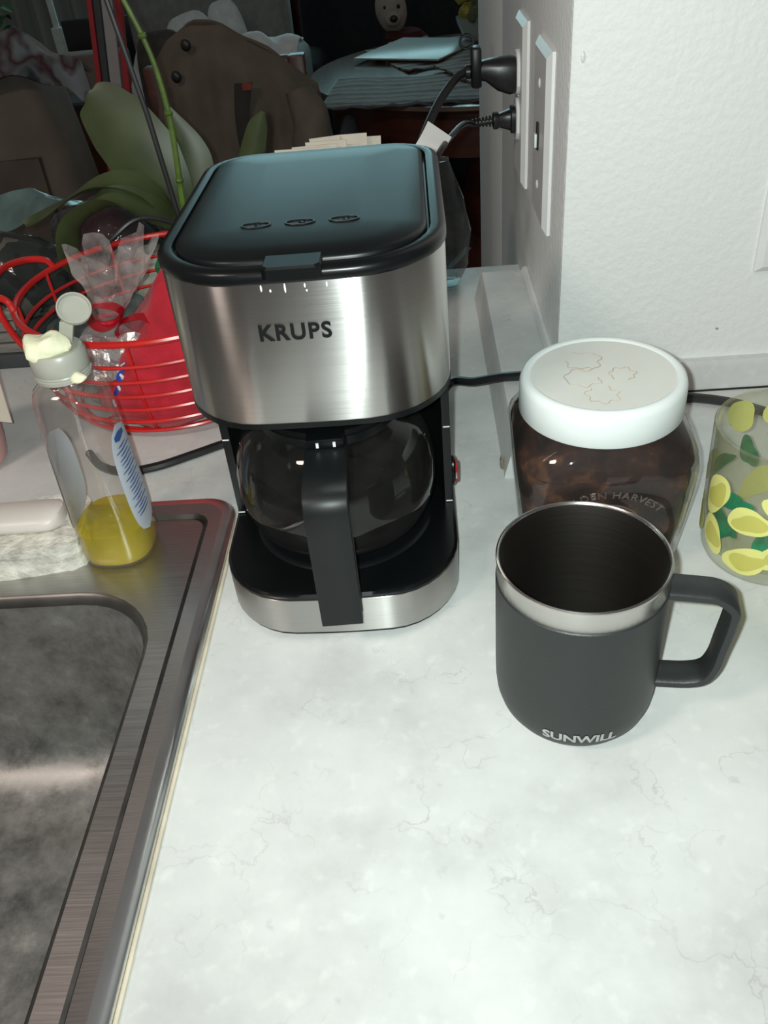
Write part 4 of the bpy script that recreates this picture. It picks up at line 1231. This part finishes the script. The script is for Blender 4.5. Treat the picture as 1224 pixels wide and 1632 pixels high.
pc = thing('power_cord', 'thick black cord with a large angled plug in the upper outlet', 'power cord', (0.103, 0.955, ZP1))
pl = MB().loft([[(x, hy * c, zc + hz * s_) for c, s_ in [(math.copysign(abs(math.cos(a)) ** .6, math.cos(a)), math.copysign(abs(math.sin(a)) ** .6, math.sin(a))) for a in [2 * PI * k / 20 for k in range(20)]]]
     for x, hy, hz, zc in ((0.0005, 0.013, 0.0165, -0.002), (-0.006, 0.014, 0.0175, -0.002), (-0.018, 0.013, 0.0150, 0.000), (-0.030, 0.011, 0.0095, 0.004), (-0.035, 0.010, 0.0085, 0.004))]).build('plug', 'cord_black', pc, smooth=40)
MB().box((-0.044, -0.011, -0.010), (-0.034, 0.011, 0.026), 0.002).build('plug_clip', 'black_plastic', pl)
MB().ring((0, 0, 0), 0.008, 0.006, 0.0016, 20, 6).xf(lambda p: Vector((-0.048 + p.x * .8, p.z, 0.031 + p.y))).build('pull_ring', 'black_plastic', pl)
MB().lathe([(0.0055, 0), (0.0065, 0.001), (0.0065, 0.005), (0.0045, 0.006)], 20, cap0=True, cap1=True).xf(lambda p: Vector((-0.050 + p.z, p.x, 0.004 + p.y))).build('strain_relief', 'cord_black', pl)
def W2(loc, *pts):
    return [(x - loc[0], y - loc[1], z - loc[2]) for x, y, z in pts]
lc = (0.103, 0.955, ZP1)
MB().tube(spline(W2(lc, (0.054, 0.955, 0.2205), (0.042, 0.945, 0.2160), (0.024, 0.915, 0.2020), (0.008, 0.870, 0.1850), (-0.003, 0.820, 0.170), (-0.010, 0.775, 0.150), (-0.012, 0.735, 0.110), (-0.012, 0.70, 0.06), (-0.010, 0.68, 0.006)), 8), 0.0042, 8).build('cable', 'cord_black', pc)
pc2 = thing('power_cord', 'thin black cord with ribbed plug and paper tag in the lower outlet', 'power cord', (0.103, 0.955, ZP2))
pl2 = MB().loft([[(x, hy * c, hz * s_) for c, s_ in [(math.copysign(abs(math.cos(a)) ** .6, math.cos(a)), math.copysign(abs(math.sin(a)) ** .6, math.sin(a))) for a in [2 * PI * k / 20 for k in range(20)]]]
     for x, hy, hz in ((0.0005, 0.0115, 0.0130), (-0.004, 0.0115, 0.0130), (-0.005, 0.009, 0.0100), (-0.016, 0.0075, 0.0065), (-0.018, 0.0085, 0.0080), (-0.022, 0.0085, 0.0080), (-0.023, 0.005, 0.005))]).build('plug', 'cord_black', pc2, smooth=40)
for k in range(6):
    MB().lathe([(0.0030, 0), (0.0055 - k * .0003, 0.0004), (0.0055 - k * .0003, 0.0020), (0.0030, 0.0024)], 14, cap0=True, cap1=True).xf(lambda p: Vector((-0.0265 - k * 0.0036 + p.z, p.x, p.y - 0.0004 * k * k * .12))).build('relief_rib', 'cord_black', pl2)
lc2 = (0.103, 0.955, ZP2)
cab2 = spline(W2(lc2, (0.082, 0.955, 0.1725), (0.062, 0.953, 0.1710), (0.052, 0.935, 0.1770), (0.043, 0.89, 0.1850), (0.034, 0.835, 0.1925), (0.026, 0.795, 0.1960), (0.016, 0.765, 0.1880), (0.006, 0.735, 0.150), (0.000, 0.70, 0.080), (-0.002, 0.665, 0.02)), 8)
MB().tube(cab2, 0.0028, 8).build('cable', 'cord_black', pc2)
def tagfn(u, v):
    a = Vector((0.0100, 0.700, 0.2375)); b = Vector((0.0275, 0.700, 0.2245)); c = Vector((-0.0045, 0.700, 0.2150)); d = Vector((0.0120, 0.700, 0.2050))
    p = (a * (1 - u) + b * u) * (1 - v) + (c * (1 - u) + d * u) * v
    p = p + Vector((0, 0.006 * math.sin(v * 2.2), -0.002 * math.sin(v * PI)))
    k = 0.79 / 0.700
    p = Vector((p.x * k, p.y * k, 0.402 + (p.z - 0.402) * k))
    return p - Vector(lc2)
part(MB().sheet(8, 10, tagfn, 0.0004).build('paper_tag', 'tag_paper', pc2, smooth=60), 'white paper tag wrapped on the cord')

# ================================================================ LIVING ROOM BEYOND THE COUNTER
FZ = -0.91
# round table with rag mats
tb = thing('round_table', 'round dark wood dining table beyond the counter', 'table', (0.25, 3.08, FZ))
MB().lathe([(0.0, 0.722), (0.54, 0.722), (0.575, 0.730), (0.585, 0.740), (0.580, 0.750), (0.0, 0.750)], 64).build('tabletop', 'table_top', tb, smooth=40)
MB().lathe([(0.500, 0.600), (0.520, 0.600), (0.520, 0.722), (0.500, 0.722)], 56, cap0=False).build('apron', 'dark_wood', tb, smooth=40)
MB().lathe([(0.0, 0.02), (0.28, 0.02), (0.30, 0.05), (0.14, 0.10), (0.07, 0.20), (0.10, 0.35), (0.06, 0.5), (0.16, 0.62), (0.30, 0.721)], 32, cap0=True).build('pedestal', 'dark_wood', tb, smooth=40)
for k in range(4):
    a = PI / 4 + k * PI / 2
    MB().tube([(0.10 * math.cos(a), 0.10 * math.sin(a), 0.14), (0.32 * math.cos(a), 0.32 * math.sin(a), 0.06), (0.44 * math.cos(a), 0.44 * math.sin(a), 0.022)], [0.04, 0.034, 0.022], 8).build('foot', 'dark_wood', tb)
def ragmat(c, w, d, rz, label, seed):
    m = thing('placemat', label, 'placemat', (c[0], c[1], c[2]), rz, 'rag placemats on the round table')
    MB().sheet(16, 10, lambda u, v: ((u - .5) * w, (v - .5) * d, 0.007 + .002 * math.sin(9 * u + seed)), 0.006).jitter(0.004, 14, seed).build('weave', 'rag_mat', m, smooth=40)
    MB().sheet(24, 1, lambda u, v: ((u - .5) * w, -d / 2 - 0.018 + .018 * v, 0.0055 + .003 * math.sin(40 * u)), 0.004).jitter(0.006, 26, seed).build('fringe', 'mat_edge', m, smooth=30)
    return m
ragmat((0.03, 2.755, FZ + 0.7505), 0.56, 0.36, R(-6), 'striped rag placemat at the near edge of the round table', 1)
ragmat((0.36, 2.930, FZ + 0.7600), 0.50, 0.34, R(18), 'striped rag placemat beside the plugs on the round table', 2)
ragmat((0.20, 3.330, FZ + 0.7505), 0.62, 0.42, R(20), 'striped rag placemat on the far side of the round table', 3)
pcd = MB().box((-0.16, -0.18, 0), (0.16, 0.18, 0.006), 0.002).build('tray_card', 'place_card', loc=(0.03, 3.33, FZ + 0.7620), rot=(0, 0, R(-28)))
tag(pcd, 'shiny grey card lying on the far rag placemat', 'card')
fb = thing('flower_bowl', 'bowl of yellow and green flowers at the back of the round table', 'flowers', (0.24, 3.40, FZ + 0.770))
MB().lathe([(0.0, 0.0), (0.05, 0.0), (0.075, 0.05), (0.08, 0.07), (0.07, 0.06), (0.0, 0.02)], 28).build('bowl', 'place_card', fb)
random.seed(5)
for k in range(14):
    a, rr = random.random() * 6.28, 0.02 + 0.075 * random.random()
    MB().ball((rr * math.cos(a) - .02, rr * math.sin(a), 0.085 + 0.09 * random.random()), 0.018 + .012 * random.random(), 10, 7).jitter(0.012, 40, k).build('bloom', 'flower_yellow' if k % 3 == 0 else 'flower_green', fb, smooth=20)

# dark chair behind the table with a plush bear
ds = thing('armchair', 'dark navy covered armchair behind the round table', 'armchair', (0.02, 4.15, FZ))
MB().box((-0.50, -0.30, 0.0), (0.55, 0.45, 0.42), 0.06, 3).build('seat', 'navy_cloth', ds)
MB().box((-0.50, 0.10, 0.30), (0.55, 0.45, 1.10), 0.08, 3).build('backrest', 'navy_cloth', ds)
for x in (-0.52, 0.42):
    MB().box((x, -0.30, 0.20), (x + 0.14, 0.35, 0.66), 0.05, 3).build('armrest', 'navy_cloth', ds)
be = thing('plush_bear', 'pale plush bear with dark red scarf on the navy armchair', 'plush toy', (-0.010, 3.93, FZ + 0.475))
MB().ball((0.02, 0.0, 0.13), (0.095, 0.08, 0.14), 20, 14).build('body', 'scarf', be)
MB().ball((0.0, -0.010, 0.345), (0.062, 0.06, 0.085), 20, 14).xf(lambda p: Matrix.Rotation(R(-10), 3, 'Y') @ p).build('head', 'plush', be)
MB().ball((-0.055, -0.062, 0.315), (0.034, 0.03, 0.030), 14, 10).build('muzzle', 'plush', be)
MB().ball((-0.050, -0.092, 0.318), (0.016, 0.010, 0.013), 10, 8).build('nose', 'button', be)
for x in (-0.082, -0.030):
    MB().ball((x, -0.060, 0.355), 0.008, 8, 6).build('eye', 'button', be)
for x in (-0.105, 0.0):
    MB().ball((x - .015, -0.01, 0.425), (0.022, 0.012, 0.022), 10, 8).build('ear', 'plush', be)
MB().ring((-0.015, -0.02, 0.245), 0.052, 0.045, 0.026, 28, 8).build('scarf', 'scarf', be)
MB().tube(spline([(-0.050, -0.045, 0.225), (-0.065, -0.085, 0.16), (-0.060, -0.100, 0.08)], 5), [0.03] * 11, 10).build('arm', 'plush', be)
MB().tube(spline([(0.055, -0.045, 0.225), (0.085, -0.080, 0.17), (0.095, -0.095, 0.10)], 5), [0.032] * 11, 10).build('arm', 'plush', be)
for x in (-0.05, 0.08):
    MB().ball((x, -0.10, 0.045), (0.045, 0.07, 0.042), 12, 8).build('leg', 'plush', be)

dr = MB().sheet(30, 6, lambda u, v: (-0.62 + 0.22 * u, 4.75 + 0.025 * math.sin(u * 26), FZ + 0.002 + v * 1.3), 0.004).build('hanging_cloth', 'maroon_cloth', smooth=60)
tag(dr, 'dark maroon cloth hanging left of the navy armchair', 'curtain')

# sofa with cushions, white bag, box
so = thing('sofa', 'grey green sofa with cushions behind the brown jacket', 'sofa', (-0.655, 3.15, FZ))
MB().box((-0.32, -0.32, 0.05), (0.24, 0.40, 0.48), 0.05, 3).build('seat', 'sofa_grey', so)
MB().box((-0.32, 0.18, 0.30), (0.24, 0.42, 1.12), 0.08, 3).build('backrest', 'sofa_grey', so)
MB().box((0.18, -0.30, 0.20), (0.29, 0.40, 0.80), 0.04, 3).build('armrest', 'sofa_grey', so)
for x in (-0.28, 0.20):
    MB().box((x, -0.28, 0.0), (x + .05, -0.23, 0.06)).build('leg', 'dark_wood', so, smooth=0)
def cushion(c, w, h, d, m, rot, label):
    o = MB().sheet(1, 1, lambda u, v: (0, 0, 0))
    rings = []
    n = 32
    for i in range(9):
        t = -1 + 2 * i / 8
        s1 = (1 - abs(t) ** 2.4) ** 0.5 * 0.9 + 0.1
        ring_ = []
        for k in range(n):
            a = 2 * PI * k / n
            cs, sn = math.cos(a), math.sin(a)
            ring_.append((w * math.copysign(abs(cs) ** .55, cs) * s1, d * t, h * math.copysign(abs(sn) ** .55, sn) * s1))
        rings.append(ring_)
    q = MB().loft(rings).build('cushion', m, loc=c, rot=rot, smooth=60)
    return tag(q, label, 'cushion', 'sofa cushions')
cushion((-0.650, 3.02, -0.035 - 0.10), 0.085, 0.20, 0.055, 'cushion_pale', (R(-12), R(-14), R(8)), 'pale cushion leaning in the middle of the grey sofa')
cushion((-0.560, 3.10, -0.02 - 0.10), 0.060, 0.20, 0.05, 'cushion_pale', (R(-10), R(-10), R(4)), 'narrow pale cushion at the right end of the grey sofa')
cushion((-0.765, 2.95, -0.02 - 0.12), 0.085, 0.17, 0.05, 'cushion_dark', (R(-12), R(-4), R(-6)), 'dark patterned cushion on the grey sofa')
cushion((-0.850, 3.02, -0.04 - 0.12), 0.060, 0.17, 0.05, 'cushion_pale', (R(-12), R(18), R(0)), 'pale cushion at the left end of the grey sofa')
cb2 = thing('cardboard_box', 'orange brown box in front of the grey sofa', 'box', (-0.42, 2.62, FZ))
MB().box((-0.12, -0.10, 0.0), (0.12, 0.10, 0.86), 0.004).build('carton', 'recliner_dark', cb2)
MB().box((-0.10, -0.106, 0.80), (0.02, -0.100, 0.855)).build('print', 'orange_box', cb2, smooth=0)
wb = MB().sheet(22, 14, lambda u, v: (-0.125 + 0.235 * u, -0.10 + 0.17 * v, 0.030 + 0.045 * math.sin(u * PI) * math.sin(v * PI) + 0.06 * max(0, u - .62) * (v) + .012 * math.sin(u * 13 + v * 4)), 0.01).jitter(0.02, 12, 3).build('plastic_wrap', 'paper_white', loc=(-0.405, 2.62, FZ + 0.880), smooth=25)
tag(wb, 'crumpled white plastic on top of the orange brown box', 'plastic wrap')

# chair with a brown jacket over its back
ch = thing('dining_chair', 'dark wooden chair under the brown jacket', 'chair', (-0.40, 2.12, FZ))
MB().box((-0.20, -0.02, 0.44), (0.20, 0.38, 0.48), 0.01).build('seat', 'dark_wood', ch)
MB().box((-0.16, -0.045, 0.70), (0.14, -0.015, 0.98), 0.01).build('backrest', 'dark_wood', ch)
for x in (-0.17, 0.15):
    MB().box((x - .018, -0.050, 0.0), (x + .018, -0.012, 0.98), 0.004).build('leg', 'dark_wood', ch)
    MB().box((x - .018, 0.33, 0.0), (x + .018, 0.366, 0.44), 0.004).build('leg', 'dark_wood', ch)
jk = thing('jacket', 'brown jacket with dark buttons draped over the chair back', 'jacket', (-0.40, 2.05, FZ))
def jtop(x):
    # collar hump left of centre, sloping shoulder to the right
    pts = [(-0.150, 0.99), (-0.115, 1.03), (-0.060, 1.058), (0.0, 1.050), (0.055, 1.020), (0.115, 0.975), (0.165, 0.935), (0.185, 0.915)]
    for (x0, z0), (x1, z1) in zip(pts, pts[1:]):
        if x0 <= x <= x1:
            return z0 + (z1 - z0) * (x - x0) / (x1 - x0)
    return pts[0][1] if x < pts[0][0] else pts[-1][1]
def jfront(u, v):
    x = -0.150 + 0.335 * u
    z = 0.52 + (jtop(x) - 0.52) * v
    spread = 1 + 0.18 * (1 - v)
    fold = 0.013 * math.sin(u * 17 + 2 * v) + 0.008 * math.sin(u * 31 - 3 * v)
    return (x * spread - 0.01 * (1 - v), -0.028 - 0.035 * (1 - v) - 0.03 * math.sin(PI * u) + fold * (1 - v ** 4) + 0.05 * max(0, v - .92) / .08, z)
MB().sheet(36, 26, jfront, 0.010).jitter(0.012, 11, 2).build('front', 'jacket', jk, smooth=60)
def jback(u, v):
    x, y, z = jfront(u, v)
    return (x, 0.105 - 0.085 * v ** 3 - y * 0.2 * (1 - v), z)
MB().sheet(24, 16, jback, 0.008).jitter(0.010, 11, 4).build('back', 'jacket', jk, smooth=60)
MB().tube(spline([(0.155, -0.045, 0.925), (0.178, -0.070, 0.86), (0.172, -0.080, 0.76), (0.160, -0.072, 0.62)], 8), [0.030 + 0.012 * min(1, i / 8) for i in range(25)], 14).jitter(0.012, 14, 7).build('sleeve', 'jacket', jk, smooth=60)
MB().sheet(8, 10, lambda u, v: (0.030 + 0.036 * u * (1 - .6 * v) - .012 * math.sin(v * 3), -0.086 - .004 * math.sin(u * 3), 0.955 - 0.19 * v), 0.004).build('fold_shade', 'jacket_fold_shade', jk, smooth=60)  # dark sheet painting the shade inside the fold
MB().sheet(6, 3, lambda u, v: (0.046 + 0.020 * u, -0.0965, 0.956 - 0.014 * v), 0.002).build('lining', 'lining_red', jk, smooth=60)
for x, z in ((-0.062, 1.030), (-0.092, 0.975)):
    MB().ball((x, -0.078 if z < 1 else -0.066, z), (0.011, 0.006, 0.012), 14, 8).build('button', 'button', jk)

# recliner with a patterned blanket
rc = thing('recliner', 'taupe recliner with a patterned blanket thrown over its back', 'recliner', (-1.19, 2.45, FZ))
MB().box((-0.30, -0.16, 0.12), (0.235, 0.34, 0.50), 0.07, 3).build('seat', 'recliner', rc)
MB().loft([[(x * s1, y, z) for x, y in rrect(0.29, -0.14, 0.10, 0.06, 0.06, 5)] for z, s1 in ((0.30, 1.0), (0.60, 1.0), (0.78, 0.98), (0.90, 0.90), (0.96, 0.82), (0.985, 0.70))]).jitter(0.02, 5, 3).build('backrest', 'recliner', rc, smooth=60)
MB().sheet(12, 10, lambda u, v: (-0.24 + 0.46 * u, -0.158 - 0.018 * math.sin(PI * u) * math.sin(PI * v), 0.36 + 0.40 * v), 0.02).build('back_panel', 'recliner_dark', rc, smooth=60)
for x in (-0.36, 0.235):
    MB().box((x, -0.12, 0.10), (x + 0.12, 0.35, 0.62), 0.05, 3).build('armrest', 'recliner', rc)
MB().box((-0.30, -0.10, 0.0), (0.26, 0.33, 0.12), 0.01).build('base', 'recliner_dark', rc)
def blk(u, v):
    x = -1.10 + 0.31 * u
    top = 0.128 - 0.52 * max(0, x + 0.93) - 0.10 * max(0, -0.96 - x)
    return (x + 0.02 * v, 2.285 - 0.03 * v + 0.02 * math.sin(u * 12), top - 0.085 * v + 0.012 * math.sin(u * 15 + 2 * v))
bl = thing('blanket', 'patterned blue grey blanket over the recliner back', 'blanket', (0, 0, 0))
MB().sheet(30, 8, blk, 0.008).jitter(0.008, 18, 2).build('front_drop', 'blanket', bl, smooth=60)
MB().sheet(30, 6, lambda u, v: tuple(Vector(blk(u, 0)) + Vector((0, 0.07 * v, 0.008 * math.sin(v * PI) - 0.03 * v))), 0.008).jitter(0.008, 18, 2).build('top_fold', 'blanket_lining', bl, smooth=60)

# side table, red framed folding stand, grey chair, curtain, screen, lamp post, leaves
stb = thing('side_table', 'small dark side table with reddish pedestal beside the recliner', 'side table', (-1.108, 3.15, FZ))
MB().lathe([(0.0, 0.722), (0.095, 0.722), (0.100, 0.732), (0.096, 0.740), (0.0, 0.740)], 28).build('table_top', 'dark_slate', stb)
MB().lathe([(0.0, 0.0), (0.14, 0.0), (0.13, 0.03), (0.05, 0.06), (0.045, 0.66), (0.055, 0.7225)], 24, cap1=True).build('pedestal', 'dark_wood', stb)
rs = thing('folding_stand', 'red framed folding stand with a pale grey centre board', 'folding stand', (-0.792, 2.20, FZ))
def bar(a, b, w, d, name, m):
    A, B = Vector(a), Vector(b)
    MB().loft([[P + Vector((sx * w, sy * d, 0)) for sx, sy in ((-1, -1), (1, -1), (1, 1), (-1, 1))] for P in (A, B)]).build(name, m, rs, smooth=0)
bar((-0.075, 0, 0.002), (0.098, 0.0, 1.18), 0.0055, 0.010, 'frame_bar', 'red_frame')
bar((-0.010, 0, 0.002), (0.157, 0.0, 1.15), 0.0065, 0.010, 'frame_bar', 'red_frame')
bar((-0.035, 0.004, 0.05), (0.133, 0.004, 1.16), 0.0125, 0.006, 'centre_board', 'grey_board')
bar((-0.058, 0.004, 0.05), (0.110, 0.004, 1.16), 0.0070, 0.008, 'slate_strip', 'dark_slate')
MB().box((0.085, -0.010, 1.118), (0.165, 0.010, 1.16), 0.004).build('top_bracket', 'navy_plastic', rs)
gc = thing('upholstered_chair', 'pale taupe chair back behind the red folding stand', 'chair', (-1.14, 3.40, FZ))
MB().box((-0.11, -0.06, 0.35), (0.13, 0.06, 0.835), 0.015, 3).build('backrest', 'recliner', gc)
MB().box((-0.13, 0.0, 0.34), (0.15, 0.42, 0.46), 0.03, 3).build('seat', 'recliner', gc)
for x in (-0.10, 0.10):
    for y in (0.03, 0.37):
        MB().box((x, y, 0.0), (x + .03, y + .03, 0.35)).build('leg', 'dark_wood', gc, smooth=0)
cu = MB().sheet(60, 6, lambda u, v: (-2.25 + 1.02 * u, 5.20 + 0.03 * math.sin(u * 60), FZ + 0.002 + v * 2.2), 0.004).build('curtain', 'curtain', smooth=60)
tag(cu, 'grey green pleated curtain in the far left corner', 'curtain')
lp = thing('floor_lamp', 'white floor lamp post in front of the grey green curtain', 'lamp', (-1.525, 4.25, FZ))
MB().lathe([(0.0, 0.0), (0.13, 0.0), (0.13, 0.02), (0.03, 0.04)], 24, cap1=True).build('base', 'white_paint', lp)
MB().tube([(0, 0, 0.03), (-0.01, 0, 0.82)], 0.030, 12).build('lower_post', 'white_paint', lp)
MB().tube([(-0.012, 0, 0.80), (-0.022, 0, 1.30)], 0.014, 10).build('upper_post', 'white_paint', lp)
tvs = thing('television', 'black television screen behind the pale taupe chair', 'television', (-1.28, 3.95, FZ))
MB().box((-0.13, 0, 0.70), (0.28, 0.04, 0.875), 0.004).build('screen', 'screen_black', tvs)
MB().box((-0.10, -0.08, 0.0), (0.30, 0.16, 0.70), 0.01).build('cabinet', 'screen_black', tvs)
hpnt = thing('house_plant', 'green leafy house plant at the far left picture edge', 'plant', (-1.40, 3.25, FZ))
MB().lathe([(0.0, 0.0), (0.09, 0.0), (0.12, 0.24), (0.11, 0.24), (0.0, 0.22)], 24).build('pot', 'pot', hpnt)
MB().tube([(0, 0, 0.22), (0.0, 0.0, 0.6), (0.02, 0.0, 1.02)], 0.010, 8).build('stem', 'orchid_stem', hpnt)
random.seed(3)
for k in range(16):
    a = k * 2.4
    z = 0.80 + 0.014 * k
    leaf([(0.02, 0, z), (0.02 + 0.04 * math.cos(a), 0.04 * math.sin(a), z + 0.03), (0.02 + 0.085 * math.cos(a), 0.085 * math.sin(a), z + 0.01)], [0.004, 0.028, 0.024, 0.003], (-math.sin(a), math.cos(a), 0.2), 0.2).build('leaf', 'house_leaf', hpnt)
fbg = MB().ball((0, 0, 0.26), (0.075, 0.07, 0.26), 18, 12).jitter(0.05, 7, 2).build('grey_bag', 'dark_slate', loc=(-0.205, 2.60, FZ + 0.001), smooth=30)
fbg.data.transform(Matrix.Diagonal((1, 1, 1.45, 1)))
tag(fbg, 'dark grey bag slumped between jacket and round table', 'bag')
